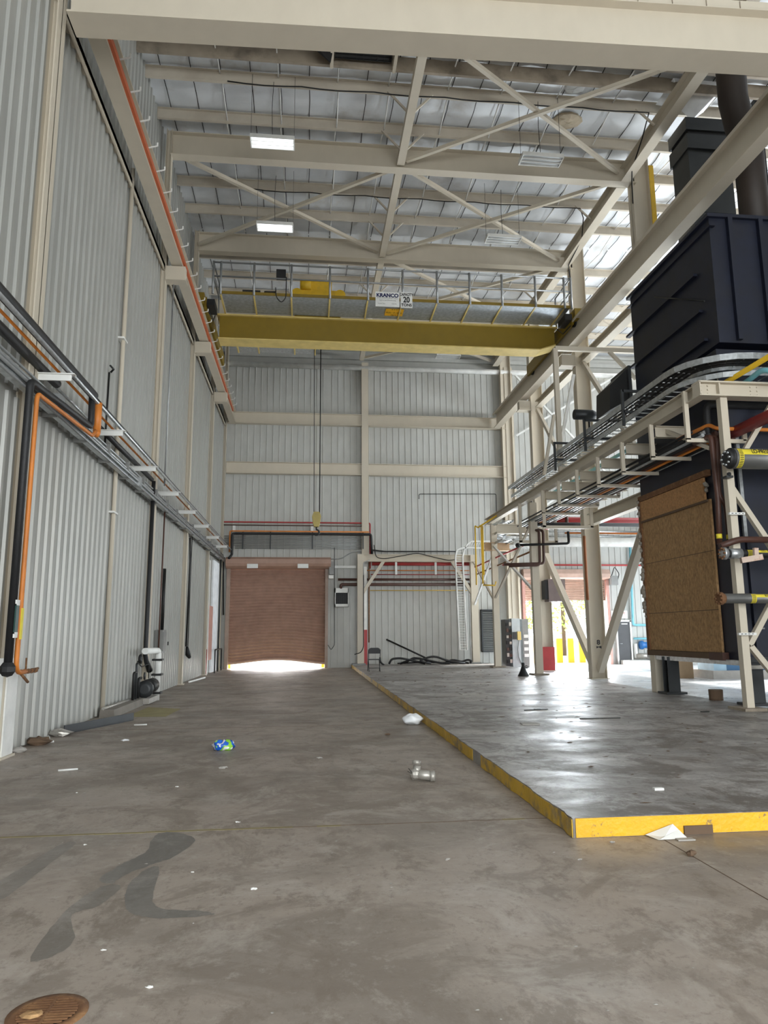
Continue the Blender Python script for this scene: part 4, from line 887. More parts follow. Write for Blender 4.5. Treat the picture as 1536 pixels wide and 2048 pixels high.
MB().box(a.x + .02, a.x + .17, YE - .18, YE - .1, 1.28, 1.6).build('switch_box', M['dgrey'], r); MB().box(a.x + .22, a.x + .38, YE - .2, YE - .1, 1.25, 1.62).build('switch_box', M['craned'], r)
MB().tube([(a.x + .3, YE - .15, 1.25), (a.x + .22, YE - .15, .85), (a.x + .25, YE - .15, .5), (a.x + .38, YE - .12, .2)], .02, 6).build('conduit', M['grey'], r)
r, a, b = cab(1044, 1060, 1238, 1336, .5, 'grey', 'breaker_cabinet', 'grey breaker cabinet with white labels, last before the open shutter')
for k in range(4): MB().box(a.x + .05, b.x - .03, YE - .02, YE, .5 + k * .28, .64 + k * .28).build('label_plate', M['white'], r)
# ladder behind and post with red foot
r = thing('ladder', (at(1055, 1200, 'y', 33.6).x, 33.6, 1.5), 'light narrow ladder on the back wall above the electrical cabinets', 'ladder')
x0 = at(1046, 1200, 'y', 33.6).x; m = MB()
xa_ = at(1022, 1200, 'y', 34.2).x
for s in (0, .33): MB().box(xa_ + s, xa_ + s + .03, 34.18, 34.26, 2.3, 5.6).build('side_rail', M['white'], r)
for k in range(13): m.box(xa_, xa_ + .33, 34.19, 34.21, 2.4 + k * .25, 2.42 + k * .25)
m.build('rungs', M['white'], r)
ye = 28.6; a, b = at(1096, 1158, 'y', ye), at(1132, 1203, 'y', ye)
r = thing('control_panel', ((a.x + b.x) / 2, ye, b.z), 'brown-grey control panel hanging beside the red-footed column before the shutter', 'cabinet')
MB().box(a.x, b.x, ye, ye + .55, b.z, a.z).build('case', mat('brown_grey_enamel', (.16, .12, .11), .5), r); MB().box(a.x - .12, a.x, ye + .02, ye + .5, b.z + .1, a.z - .05).build('open_side', M['iron'], r)
# bell shaped iron object
p = at(1047, 1352, 'z', .15)
r = thing('cone_stand', (p.x, p.y, .15), 'black cone-shaped iron stand with a loop handle on the slab', 'stand')
MB().lathe((p.x, p.y, .15), [(.19, 0), (.175, .03), (.11, .16), (.075, .26), (.06, .3), (.04, .33), (.055, .36), (.055, .44)], 20).build('body', M['iron'], r)
MB().tube([(p.x + .03, p.y, .46), (p.x + .12, p.y, .49), (p.x + .19, p.y, .46), (p.x + .12, p.y, .43), (p.x + .04, p.y, .43)], .012, 6).build('handle', M['iron'], r)
# cyan pipes and blue pump at right
yq = 34.15
def Q(px, py, y=yq): return at(px, py, 'y', y)
run([Q(1260, 1095), Q(1266, 1250), Q(1320, 1250)], .06, 'cyan', 'water_pipe', 'pale blue water pipe dropping down the wall right of the charcoal door', bend=.15)
run([Q(1268, 1277), Q(1320, 1277)], .055, 'cyan', 'water_pipe', 'short pale blue pipe above the blue pump')
r = thing('water_pump', (Q(1285, 1320).x, yq, 0), 'blue water pump on a concrete plinth right of the charcoal door', 'pump')
a, b = Q(1263, 1322, 33.0), Q(1310, 1334, 33.0); MB().box(a.x, b.x, 33.2, 34.25, 0, a.z).build('plinth', M['white'], r)
q = Q(1290, 1290); MB().lathe((q.x - .3, yq, q.z), [(.1, 0), (.2, .05), (.22, .15), (.15, .25), (.15, .7)], 14, 'x').build('motor', mat('bright_blue_paint', (.02, .14, .40), .4), r)
q = Q(1283, 1312); MB().tube([(q.x - .3, yq, q.z), (q.x + .5, yq, q.z)], .14, 12).build('housing', M['lead'], r); MB().lathe((q.x + .5, yq, q.z), [(.2, 0), (.2, .1)], 14, 'x').build('coupling', M['iron'], r)
q = Q(1272, 1312); MB().tube([(q.x, yq, .3), (q.x, yq, q.z + .6)], .09, 10).build('flanged_pipe', M['white'], r)
# ducts at right of back wall
zq = at(1120, 1084, 'y', 33.7).z
tag(MB().tube([(9.9, 33.7, zq), (15.9, 33.7, zq), (17.5, 32.6, zq + .15), (21, 32.6, zq + .15)], .24, 14).build('air_duct', M['white']), 'cream horizontal duct on the back wall right of the crane bay', 'duct')
for k, dz in enumerate((.75, 1.0)): run([(9.9, 33.9, zq - dz + 1.3), (18, 33.9, zq - dz + 1.3)], .05, 'galv', 'conduit_pipe', ['upper', 'lower'][k] + ' shiny conduit line above the cream duct on the back wall')
a, b = hline(1005, 1255, 1130, 34.0); run([a, (18, 34.0, a[2])], .045, 'red', 'sprinkler_pipe', 'thin red pipe running over the open shutter')
# outside: yellow barriers, trees
r_ = random.Random(3)
for i in range(7):
    x = 11.3 + i * .62
    tag(MB().box(x, x + .30, 37.2, 37.35, -.02, 1.25).build('yellow_barrier', M['yellow']), 'yellow barrier post outside the open shutter, ' + ['leftmost', 'second from the left', 'third from the left', 'middle one', 'third from the right', 'second from the right', 'rightmost'][i], 'barrier', 'yellow barrier posts outside the open shutter')
for i, (x, y, h, s, lab) in enumerate(((13.2, 44, 3.0, 2.0, 'bright green tree outside, seen through the open shutter'), (17.5, 48, 4.0, 2.6, 'larger green tree farther out beyond the yellow barriers'))):
    r = thing('tree', (x, y, -.02), lab, 'tree'); MB().tube([(x, y, -.02), (x, y, h)], .14, 8).build('trunk', M['wood'], r); m = MB()
    for k in range(900):
        v = Vector((r_.gauss(0, 1), r_.gauss(0, 1), r_.gauss(0, 1))).normalized() * s * r_.uniform(.5, 1); q = Vector((x, y, h)) + v * 1.0; u = Vector((r_.uniform(-1, 1), r_.uniform(-1, 1), r_.uniform(-1, 1))).normalized() * .13; w = u.cross(Vector((.3, .2, .9))).normalized() * .09
        m.quads([q - u, q + w, q + u, q - w], [(0, 1, 2, 3)])
    m.build('foliage', M['leaf'], r)
# ================================================================= PIPE RACK
ZB0, ZB1 = 6.15, 6.43
r = thing('pipe_rack_beam', (7.75, 21, ZB0), 'long cream beam of the pipe rack running from the front corner to the back', 'beam')
MB().ibeam((7.72, 12.75, 6.29), (7.72, 30.0, 6.29), .28, .22, .025, .018).build('beam', M['steel'], r)
r = thing('pipe_rack_beam', (11, 12.75, ZB0), 'cream bolted cross beam on top of the pipe rack front post', 'beam')
m = MB(); m.box(7.6, 15, 12.74, 12.77, ZB0, ZB1); m.box(7.58, 15, 12.62, 12.9, ZB1 - .02, ZB1 + .012); m.box(7.58, 15, 12.62, 12.9, ZB0 - .012, ZB0 + .02); m.box(8.0, 8.03, 12.64, 12.76, ZB0, ZB1); m.box(7.59, 7.61, 12.62, 12.9, ZB0, ZB1); m.build('beam', M['steel'], r)
m = MB()
for x in (7.68, 7.82, 8.72, 8.86):
    for z in (6.21, 6.29, 6.37): m.lathe((x, 12.715, z), [(.017, 0), (.017, .025)], 6, 'y')
m.build('bolts', M['steel'], r)
RP = [(12.8, 'cream square front post of the pipe rack, nearest on the right'), (24.3, 'cream pipe rack post in the middle, behind the iron cone'), (29.7, 'cream pipe rack post beside the dark wall louvre')]
rp = []
for y, lab in RP:
    r = thing('rack_post', (7.93, y, .15), lab, 'post', 'posts of the pipe rack')
    xa_, xb_ = (8.04, 8.185) if y < 13 else (7.8, 8.05)
    MB().box(xa_, xb_, y - .1, y + (.04 if y < 13 else .12), .2, ZB0 - .02).build('shaft', M['steel'], r)
    MB().box(xa_ - .14, xb_ + .14, y - .25, y + .3, .15, .2).build('base_plate', M['dirty'], r); rp.append(r)
def br(p, q, lab, w=.1, nm='rack_brace', m_='steel'): return tag(MB().beam(p, q, w, w, (0, 1, 0)).build(nm, M[m_]), lab, 'brace')
def F(px, py, y=12.9): return at(px, py, 'y', y)
br(F(1462, 975), F(1560, 1120), 'cream diagonal falling right from the upper part of the front rack post')
br(F(1498, 1290), F(1550, 1192), 'cream diagonal rising right from the lower part of the front rack post')
br(F(1500, 1292), F(1560, 1365), 'cream diagonal falling right from the lower part of the front rack post')
br(F(1487, 905), F(1545, 805), 'cream diagonal rising right above the big low pressure pipe', .09)
m = MB(); p = F(1405, 815, 13.1); m.beam((8.0, 13.1, 5.2), (8.0, 15.0, 6.15), .08, .08); tag(m.build('rack_brace', M['steel']), 'cream knee brace under the pipe rack behind the front post', 'brace')
G = 'braces between the rear rack posts'
for (p, q, mt, lab) in (((7.9, 29.7, 3.0), (7.9, 24.4, 5.4), 'purlin', 'dark cream diagonal falling left between the middle and louvre rack posts'), ((7.9, 24.4, 3.0), (7.9, 29.6, 5.2), 'white', 'light diagonal between the middle and louvre rack posts'),
                        ((7.9, 33.4, 2.9), (7.9, 29.8, 4.9), 'white', 'light diagonal between the louvre post and the portal frame'), ((7.9, 29.8, 2.9), (7.9, 33.4, 4.9), 'purlin', 'dark diagonal between the louvre post and the portal frame')):
    tag(MB().beam(p, q, .08, .08).build('rack_brace', M[mt]), lab, 'brace', G)
# orange end plates near the portal
tag(MB().ibeam((7.5, 29.7, 5.2), (8.6, 29.7, 5.2), .35, .25).build('stub_beam', mat('tan_steel_paint', (.52, .36, .22), .55)), 'tan stub beam on top of the rack post beside the louvre', 'beam')
tag(MB().ibeam((7.2, 26.5, 5.5), (8.9, 26.5, 5.5), .36, .25).build('stub_beam', M['steel']), 'cream cross beam low on the rear part of the pipe rack', 'beam')
# rear beam of rack on the column line
tag(MB().ibeam((9.85, 17.6, 5.45), (9.85, 23.8, 5.45), .4, .25).build('pipe_rack_beam', M['steel']), 'cream inner rack beam between the boiler and the column with the black stencil', 'beam')
# column feet V braces
tag(MB().beam((9.93, 24.3, .3), (9.93, 28.9, 4.75), .2, .26, (0, 0, 1)).build('foot_brace', M['steel']), 'cream diagonal leg rising left from the foot of the stencilled column', 'brace')
tag(MB().beam((9.93, 23.9, .3), (9.93, 19.9, 4.75), .2, .26, (0, 0, 1)).build('foot_brace', M['steel']), 'cream diagonal leg rising right from the foot of the stencilled column', 'brace')
tag(MB().beam((9.93, 24.0, 11.4), (9.93, 20.3, 7.2), .12, .16, (0, 0, 1)).build('column_brace', M['purlin']), 'upper diagonal falling right from the stencilled column under the crane beam', 'brace')
tag(MB().beam((9.93, 29.2, 11.2), (9.93, 24.9, 6.6), .12, .16, (0, 0, 1)).build('column_brace', M['purlin']), 'upper diagonal between the stencilled column and the one behind it', 'brace')
tag(MB().angle((10.4, 33.9, 11.3), (15.8, 33.9, 14.6), .09, .01).build('wall_brace', M['white']), 'thin diagonal on the back wall rising right beyond the crane bay', 'brace')
tag(MB().angle((10.4, 33.85, 14.5), (15.8, 33.85, 8.5), .09, .01).build('wall_brace', M['white']), 'thin diagonal on the back wall falling right beyond the crane bay', 'brace')
tag(MB().angle((10.4, 33.8, 6.8), (14.4, 33.8, 9.6), .09, .01).build('wall_brace', M['white']), 'lower thin diagonal on the back wall beside the crane bay column', 'brace')
# tall slim cream frame above the rack
def P21(px, py): return at(px, py, 'y', 21.0)
r = thing('slim_frame', (P21(1110, 700).x, 21, 6.43), 'slim cream angle frame standing on the rack in front of the columns', 'frame')
a, b = P21(1110, 697), P21(1268, 705)
MB().box(a.x - .07, a.x + .07, 20.95, 21.09, 6.43, a.z).build('post', M['steel'], r); MB().beam((a.x, 21, a.z), (b.x + 1, 21, a.z), .12, .14).build('rail', M['steel'], r)
MB().beam(P21(1215, 700), P21(1272, 758), .1, .1, (0, 1, 0)).build('brace', M['steel'], r); MB().beam(P21(1152, 745) + Vector((0, .2, 0)), P21(1122, 905) + Vector((0, .2, 0)), .09, .09, (0, 1, 0)).build('brace', M['white'], r)
MB().beam(P21(1108, 830), P21(1088, 950), .09, .09, (0, 1, 0)).build('brace', M['steel'], r)
# hangers
HO = ['first', 'second', 'third', 'fourth', 'fifth', 'sixth', 'seventh']
for k in range(7):
    y = 13.25 + 1.5 * k; zl = 5.40
    r = thing('pipe_hanger', (8.2, y, zl), 'cream U-shaped pipe hanger, %s from the front of the rack' % HO[k], 'hanger', 'hangers under the pipe rack')
    MB().box(7.57, 7.66, y - .05, y + .02, zl, 6.42 if k == 0 else 6.16).build('left_strap', M['steel'], r)
    MB().box(7.57, 8.85, y - .05, y + .0, zl - .05, zl + .03).build('shelf_angle', M['steel'], r); MB().box(8.78, 8.87, y - .05, y + .0, zl, 5.75).build('right_strap', M['steel'], r)
    if k: MB().ibeam((7.72, y, 6.0), (8.48 if y < 17.5 else 9.8, y, 6.0), .26, .14, .02, .014).build('cross_beam', M['steel'], r)
for k, (y, zl, x0, x1, lab) in enumerate(((22.3, 4.95, 7.6, 9.3, 'deep cream hanger frame under the rack left of the red pipe'), (24.6, 4.75, 7.5, 8.9, 'rearmost deep cream hanger frame at the middle rack post'), (19.6, 4.85, 9.72, 11.1, 'deep cream hanger frame between the column legs and the strand board'))):
    r = thing('pipe_hanger', (8.2, y, zl), lab, 'hanger', 'deep hangers under the pipe rack')
    MB().box(x0, x0 + .1, y - .04, y + .02, zl, 6.15).build('left_strap', M['steel'], r); MB().box(x0, x1, y - .04, y + .04, zl - .04, zl + .06).build('shelf_angle', M['steel'], r); MB().box(x1 - .1, x1, y - .04, y + .02, zl, 6.15 if k < 2 else 5.6).build('right_strap', M['steel'], r)
# curved tray ends behind the stair rail
for k, z in enumerate((6.15, 5.75, 5.35)):
    pts = [(10.4, 30.9, z), (9.2, 30.9, z), (8.6, 30.8, z), (8.3, 30.5, z), (8.2, 30.0, z), (8.2, 28.4, z)]
    ladder('cable_tray', pts, .5, lambda i: (0, -1, 0) if i < 2 else ((.4, -.9, 0) if i < 3 else ((.9, -.4, 0) if i < 4 else (1, 0, 0))), .3, 'galv', ['top', 'middle', 'bottom'][k] + ' tray of the curved silver cable trays at the rear end of the rack')
# pipes in the hangers
PR = [(7.8, .028, 'iron', 'thin black pipe on the upper layer of the rack hangers', 13.4), (8.08, .04, 'galv', 'bright pipe on the upper layer of the rack hangers', 13.4), (8.33, .04, 'brown', 'brown pipe on the upper layer of the rack hangers', 13.4), (8.58, .03, 'iron', 'black inner pipe on the upper layer of the rack hangers', 13.4),
      (7.73, .03, 'iron', 'black pipe on the outer edge of the rack hangers', 13.0), (7.86, .035, 'galv', 'bright steel pipe second from the outer edge of the rack hangers', 13.1), (8.0, .045, 'black', 'thick black pipe in the middle of the rack hangers', 13.1), (8.13, .03, 'brown', 'brown pipe in the rack hangers next to the orange one', 12.95),
      (8.27, .028, 'orange', 'orange pipe in the rack hangers', 13.3), (8.4, .04, 'iron', 'black pipe beside the orange one in the rack hangers', 13.3), (8.52, .03, 'galv', 'bright steel pipe near the inner edge of the rack hangers', 13.3), (8.64, .04, 'brown', 'brown pipe on the inner edge of the rack hangers', 13.3)]
for x, r_, mt, lab, y0 in PR: tag(MB().tube([(x, y0, (5.58 if y0 == 13.4 else 5.43) + r_), (x, 25.5, (5.58 if y0 == 13.4 else 5.43) + r_)], r_, 8).build('rack_pipe', M[mt]), lab, 'pipe', 'pipes lying in the rack hangers')
for k, (x, y) in enumerate(((8.02, 13.0), (8.14, 13.12))):
    a = at(1422 + 12 * k, 872, 'y', 13.05); b = at([1439, 1460][k], 1088, 'y', 13.05)
    pts = [(a.x - .05, 13.6, a.z), (a.x, 13.05, a.z)] + ([at(1436, 1000, 'y', 13.05)] if k == 0 else [at(1437, 990, 'y', 13.05), at(1452, 1010, 'y', 13.05)]) + [b]
    r = tag(MB().tube(pts, .055, 10, bend=.1).build('steam_pipe', M['brown']), ['straight brown pipe dropping between the strand board and the front rack post', 'jogged brown pipe dropping just left of the front rack post'][k], 'pipe')
    q = b.lerp(pts[-2], .12); MB().tube([q, q + Vector((0, 0, .09))], .058, 10).build('pipe_label', M['ylabel'], r, 'yellow label band')
tag(MB().tube([at(1440, 1092, 'y', 12.5), at(1478, 1079, 'y', 12.5), at(1560, 1080, 'y', 12.5)], .06, 10, bend=.1).build('steam_pipe', M['brown']), 'brown pipe crossing in front of the rack post above the silver flange', 'pipe')
# big pipes in front of the post (run across to the right)
def bigpipe(px0, py, rr, y, m_, nm, lab, flm, fl_r, nb, label=None, lx=None, bandx=None):
    c = at(px0, py, 'y', y); r = thing(nm, (c.x, y, c.z - rr), lab, 'pipe')
    MB().tube([(c.x, y, c.z), (c.x + 6, y, c.z)], rr, 24).build('pipe', M[m_], r)
    f = MB().lathe((c.x - .1, y, c.z), [(fl_r * .97, 0), (fl_r, .01), (fl_r, .06), (rr * 1.02, .07), (rr * 1.02, .1)], 24, 'x').build('flange', M[flm], r)
    m = MB()
    for k in range(nb):
        a = 2 * PI * k / nb; m.lathe((c.x - .13, y + math.cos(a) * fl_r * .78, c.z + math.sin(a) * fl_r * .78), [(.022, 0), (.022, .05)], 6, 'x')
    m.build('bolts', M['galv'] if flm == 'black' else M['rust'], f)
    if label:
        # curved label strip
        def arc(x0, x1, a0, a1, mm, nme, par):
            m = MB(); n = 8; vs = []
            for i in range(n + 1):
                a = a0 + (a1 - a0) * i / n
                for x in (x0, x1): vs.append((x, y - math.cos(a) * (rr + .003), c.z + math.sin(a) * (rr + .003)))
            m.quads(vs, [(2 * i, 2 * i + 1, 2 * i + 3, 2 * i + 2) for i in range(n)]); return m.build(nme, mm, par)
        lb = arc(lx + .05, c.x + 6, .18, .85, M['ylabel'], 'label_strip', r); arc(lx - .03, lx + .06, -1.3, .95, M['ylabel'], 'label_band', r)
        for k in range(12): arc(lx - .022, lx + .05, -1.2 + .17 * k, -1.12 + .17 * k, M['text_black'], 'band_mark', lb)
        a = .5; text('label_text', label, M['text_black'], (lx + .22, y - math.cos(a) * (rr + .012), c.z + math.sin(a) * (rr + .012)), (1, 0, 0), (0, math.sin(a), math.cos(a)), rr * .72, lb, .62, .015, 'LEFT')
    return r, c
bigpipe(1462, 917, .195, 12.3, 'pipegrey', 'steam_header', 'large grey jacketed pipe with a black blind flange and LO-PRESSURE STEAM label', 'black', .16, 8, 'LO-PRESSURE STEAM', at(1482, 900, 'y', 12.1).x)
r, c = bigpipe(1455, 1107, .075, 12.35, 'black', 'feed_pipe', 'black pipe with a shiny silver sleeve crossing the front rack post', 'galv', .115, 8, 'COOL. SAT.', at(1505, 1104, 'y', 12.2).x)
MB().tube([(c.x + .03, 12.35, c.z), (c.x + .26, 12.35, c.z)], .095, 16).build('sleeve', M['galv'], r, 'shiny silver sleeve')
bigpipe(1448, 1197, .09, 12.4, 'pipegrey', 'feed_pipe', 'grey jacketed pipe with a rusty flange and boiler feedwater label', 'rust', .115, 8, 'BOILER FEEDWATER', at(1508, 1192, 'y', 12.3).x)
m = MB(); a, b = at(1482, 1121, 'y', 12.1), at(1524, 1114, 'y', 12.0); m.beam(a, b, .12, .1); m.beam(at(1512, 1114, 'y', 12.1), at(1511, 1096, 'y', 12.1), .08, .06, (0, 1, 0))
tag(m.build('pipe_support', mat('stained_pale_paint', (.55, .42, .34), .6, dirt=(.3, .08, .02), damt=.8, dscale=9)), 'stained pale steel bracket under the black pipe at the front post', 'bracket')
for (px0, px1, py, lab) in ((1458, 1489, 1027, 'slotted white strut channel on the upper front rack post'), (1477, 1512, 1268, 'slotted white strut channel on the lower front rack post')):
    a, b = at(px0, py, 'y', 12.62), at(px1, py, 'y', 12.62); r = tag(MB().box(a.x, b.x, 12.6, 12.66, a.z - .022, a.z + .022).build('strut_channel', M['white']), lab, 'bracket')
    m = MB()
    for k in range(4): m.box(a.x + .04 + k * .07, a.x + .075 + k * .07, 12.594, 12.6, a.z - .006, a.z + .006)
    m.build('slots', M['iron'], r)
a, b = at(1475, 930, 'y', 13.3), at(1492, 1078, 'y', 13.3); tag(MB().box(a.x, a.x + .07, 13.28, 13.34, b.z, a.z + .6).build('strut_channel', M['galv']), 'grey perforated strut standing behind the front rack post', 'strut')
a = at(1447, 955, 'y', 12.6); m = MB().box(a.x, a.x + .14, 12.5, 12.66, a.z - .02, a.z + .02); m.blob((a.x + .07, 12.52, a.z + .04), .045, 6, 8, .3); tag(m.build('beam_clamp', M['dgrey']), 'small dark clamp on the front rack post below the big pipe', 'clamp')
# coloured pipes along y
def ypipe(px0, py0, z, y0, y1, r_, mt, nm, lab, extra=None):
    p = at(px0, py0, 'z', z); pts = [(p.x, y1, z), (p.x, y0, z)]
    if extra: pts += [tuple(Vector((p.x, y0, z)) + Vector(e)) for e in extra]
    return tag(MB().tube(pts, r_, 12, bend=.18).build(nm, M[mt]), lab, 'pipe')
ypipe(1498, 737, 6.62, 8.0, 25, .055, 'yellow', 'gas_pipe', 'yellow pipe passing over the bolted cross beam of the rack')
p = at(1500, 760, 'z', 6.55)
tag(MB().tube([(p.x, 25, 6.55), (p.x, 12.9, 6.55), (p.x, 12.4, 6.62), (p.x + .12, 12.15, 6.45), (p.x + .9, 12.15, 6.33), (p.x + 3, 12.15, 6.33)], .055, 12, bend=.25).build('water_pipe', M['cyan']), 'light blue pipe with an S-bend over the bolted cross beam', 'pipe')
p = at(1500, 850, 'z', 5.6); tag(MB().tube([(p.x, 13.9, 5.6), (p.x, 7.0, 5.6)], .12, 18).build('fire_pipe', M['red']), 'fat red pipe coming forward from the boiler at the right edge', 'pipe')
a, b = at(1432, 857, 'y', 13.15), at(1560, 861, 'y', 13.15)
tag(MB().tube([(a.x - .25, 14.2, a.z + .05), (a.x - .05, 13.3, a.z + .12), (a.x, 13.15, a.z), (b.x + 2, 13.15, b.z)], .04, 10, bend=.08).build('gas_pipe', M['orange']), 'bright orange pipe with an elbow passing behind the front rack post', 'pipe')
a = at(1415, 845, 'y', 13.4); tag(MB().tube([(a.x + 2.5, 13.4, a.z + .38), (a.x, 13.4, a.z + .38), (a.x, 13.4, a.z - .25), (a.x, 14.5, a.z - .3)], .075, 12, bend=.15).build('insulated_pipe', M['black']), 'thick black pipe bending down behind the front corner of the rack', 'pipe')
# red and black pipes behind rack
a, b = at(1120, 1041, 'y', 25.0), at(1290, 1041, 'y', 25.0)
r = tag(MB().tube([(a.x, 26.5, a.z), (a.x, 25.0, a.z), (b.x + 4, 25.0, a.z)], .13, 14, bend=.2).build('fire_pipe', M['red']), 'thick red pipe crossing behind the rack to the strand board', 'pipe')
MB().lathe((a.x + .15, 25.0, a.z), [(.2, 0), (.2, .1)], 16, 'x').build('flange', M['brown'], r)
a, b = at(1062, 1048, 'y', 24.6), at(1290, 1049, 'y', 24.6)
tag(MB().tube([(a.x, 24.6, a.z + 1.2), (a.x, 24.6, a.z), (b.x + 4, 24.6, a.z)], .07, 10, bend=.2).build('insulated_pipe', M['black']), 'black pipe running just under the thick red pipe', 'pipe')
a, b = at(1130, 1066, 'y', 25.2), at(1290, 1066, 'y', 25.2); tag(MB().tube([a, (b.x + 4, 25.2, a.z)], .035, 8).build('gas_pipe', M['orange']), 'thin orange pipe below the black pipe behind the rack', 'pipe')
a, b = at(1165, 1072, 'y', 23.85), at(1172, 1200, 'y', 23.85); tag(MB().tube([(9.6, 23.85, a.z), (9.6, 23.85, b.z)], .05, 8).build('riser', mat('rust_orange_paint', (.30, .10, .03), .6)), 'rust orange riser on the left edge of the stencilled column', 'pipe')
for k, dx in enumerate((0, 10)):
    a, b, c = at(1078 + dx * .8, 1062, 'y', 23.9), at(1080 + dx * .8, 1130 - k * 3, 'y', 23.9), at(1018 - dx, 1132 - k * 3, 'y', 23.9)
    tag(MB().tube([(a.x, 25.2, a.z + .3), a, b, c], .05, 8, bend=.12).build('steam_pipe', M['brown']), ['outer', 'inner'][k] + ' brown pipe dropping and turning left at the middle rack post', 'pipe')
a, b, c = at(1037, 1090, 'y', 23.6), at(1138, 1087, 'y', 23.6), at(1136, 1063, 'y', 23.6)
tag(MB().tube([a, b, c], .045, 8, bend=.1).build('steam_pipe', M['iron']), 'black pipe with an upturned end low under the rack', 'pipe')
tag(MB().blob(at(1036, 1091, 'y', 23.6), .09, 3, 8, .15).build('valve', M['iron']), 'black valve on the left end of the low black pipe', 'valve')
# pipes slanting back along the wall side (y direction, lower)
for k, (p0, p1, mt, lab) in enumerate((((950, 1134), (1060, 1085), 'red', 'thin red pipe running back from the rack toward the portal frame'), ((955, 1148), (1062, 1103), 'rust', 'thin rusty pipe running back just below the red one'))):
    a, b = at(*p0, 'y', 32.8), at(*p1, 'y', 25.5); tag(MB().tube([a, b], .035, 8).build('gas_pipe', M[mt]), lab, 'pipe')
# yellow handrail of the stair
ys = 29.2
r = thing('handrail', (at(958, 1100, 'y', ys).x, ys, 3.2), 'yellow safety handrail rising to the rack platform beside the portal frame', 'handrail')
def S(px, py, y=ys): return at(px, py, 'y', y)
MB().tube([S(950, 1052), S(956, 1055), S(1030, 1008, 27.5)], .035, 8).build('rail', M['yellow'], r)
for (a, b) in (((950, 1052), (953, 1170)), ((962, 1052), (966, 1168)), ((965, 1052), (968, 1150))): MB().tube([S(*a), S(*b)], .03, 8).build('rail_post', M['yellow'], r)
MB().tube([S(966, 1170), S(990, 1171), S(992, 1163)], .03, 8).build('rail', M['yellow'], r)
# cable trays on the boiler side
def traypath(z, x0, yb, xe):
    pts = [(x0, 26.0, z), (x0, 22, z), (x0, 18, z), (x0, yb + 1.2, z)]
    R_ = .9
    for i in range(7):
        t = PI / 2 * i / 6; pts.append((x0 + R_ - R_ * math.cos(t), yb + R_ - R_ * math.sin(t), z))
    pts.append((xe, yb, z)); return pts
def tside(i): 
    if i < 3: return (1, 0, 0)
    t = PI / 2 * min(max(i - 4, 0), 6) / 6; return (math.cos(t), math.sin(t), 0)
ladder('cable_tray', traypath(7.0, 7.88, 12.95, 13), .62, tside, .3, 'galv', 'upper galvanised cable tray curving round the foot of the dark upper boiler box', .13)
ladder('cable_tray', traypath(6.68, 7.98, 13.05, 13), .62, tside, .3, 'galv', 'lower galvanised cable tray just above the rack beam', .11)
m = MB()
for i, dx in enumerate((-.2, -.08, .05, .18)):
    m.tube([(7.88 + dx, 26, 7.0), (7.88 + dx, 14.6, 7.0)] + [(7.88 + .9 - (.9 - dx) * math.cos(PI / 2 * j / 6), 12.95 + .9 - (.9 - dx) * math.sin(PI / 2 * j / 6), 7.0) for j in range(1, 7)] + [(13, 12.95 + dx, 7.0)], .03, 6)
tag(m.build('cable_bundle', M['iron'] ), 'bundle of dark cables lying in the upper cable tray', 'cables', None, 'stuff')
for k, (y, lab) in enumerate(((15.8, 'black tube frame holding the cable trays nearest the boiler front'), (18.2, 'black tube frame holding the cable trays below the hood'), (20.6, 'black tube frame holding the cable trays farthest back'))):
    m = MB()
    m.beam((7.5, y, 6.45), (7.5, y, 7.35), .06, .06, (0, 1, 0)); m.beam((7.5, y, 7.32), (8.6, y, 7.32), .06, .06); m.beam((7.5, y, 6.8), (8.6, y, 6.8), .06, .06); tag(m.build('tray_support', M['dgrey']), lab, 'frame', 'black frames under the cable trays')

# ================================================================= BOILER
BX, BXE = 8.5, 14.0
bo = thing('boiler', (11.2, 15.5, .15), 'huge dark navy steel boiler standing on legs at the right', 'boiler')
m = MB().box(BX, BXE, 13.42, 17.22, 1.02, 7.45); m.build('furnace_casing', M['navy'], bo)
m = MB(); m.box(BX + .02, BXE, 13.3, 17.1, 7.55, 10.42); cs = m.build('upper_casing', M['navy'], bo)
m = MB(); m.box(BX - .05, BXE, 13.22, 17.2, 10.38, 10.46); m.box(BX - .03, BX + .1, 13.2, 17.2, 10.15, 10.18); m.build('top_lip', M['navy'], cs)
for k, (z, y0, y1) in enumerate(((9.35, 13.9, 17.3), (8.45, 13.8, 17.2), (7.75, 13.7, 15.6))):
    MB().box(BX - .07, BX + .04, y0, y1, z, z + .06).build('stiffener', M['navy'], cs)
MB().tube([at(1309, 594, 'x', BX - .08), at(1409, 602, 'x', BX - .08)], .018, 6).build('rod', M['iron'], cs)
for x in (8.9, 9.6, 10.4): MB().box(x, x + .1, 13.2, 13.32, 7.6, 10.38).build('stiffener', M['navy'], cs)
for k, x in enumerate((8.52, 8.75, 9.9, 11.2)): MB().box(x, x + .06, 13.34, 13.43, 1.05, 5.3).build('stiffener', M['navy'], bo)
MB().box(BX - .03, BXE, 13.36, 13.44, .98, 1.08).build('bottom_channel', M['dgrey'], bo); MB().box(BX - .08, BX, 13.4, 17.3, .92, 1.02).build('bottom_channel', M['galv'], bo); MB().box(BX - .1, BXE, 13.28, 13.36, .86, .93).build('bottom_channel', M['lead'], bo)
for (px, py, y) in ((1339, 1388, 16.35), (1512, 1405, 13.6)):
    x = {1339: 8.52, 1512: 8.78}[px]
    m = MB(); m.box(x - .14, x + .14, y - .13, y - .11, .2, 1.0); m.box(x - .14, x + .14, y + .11, y + .13, .2, 1.0); m.box(x - .015, x + .015, y - .11, y + .11, .2, 1.0); m.build('leg', M['dgrey'], bo)
    MB().box(x - .25, x + .25, y - .22, y + .22, .15, .2).build('foot_plate', M['dgrey'], bo)
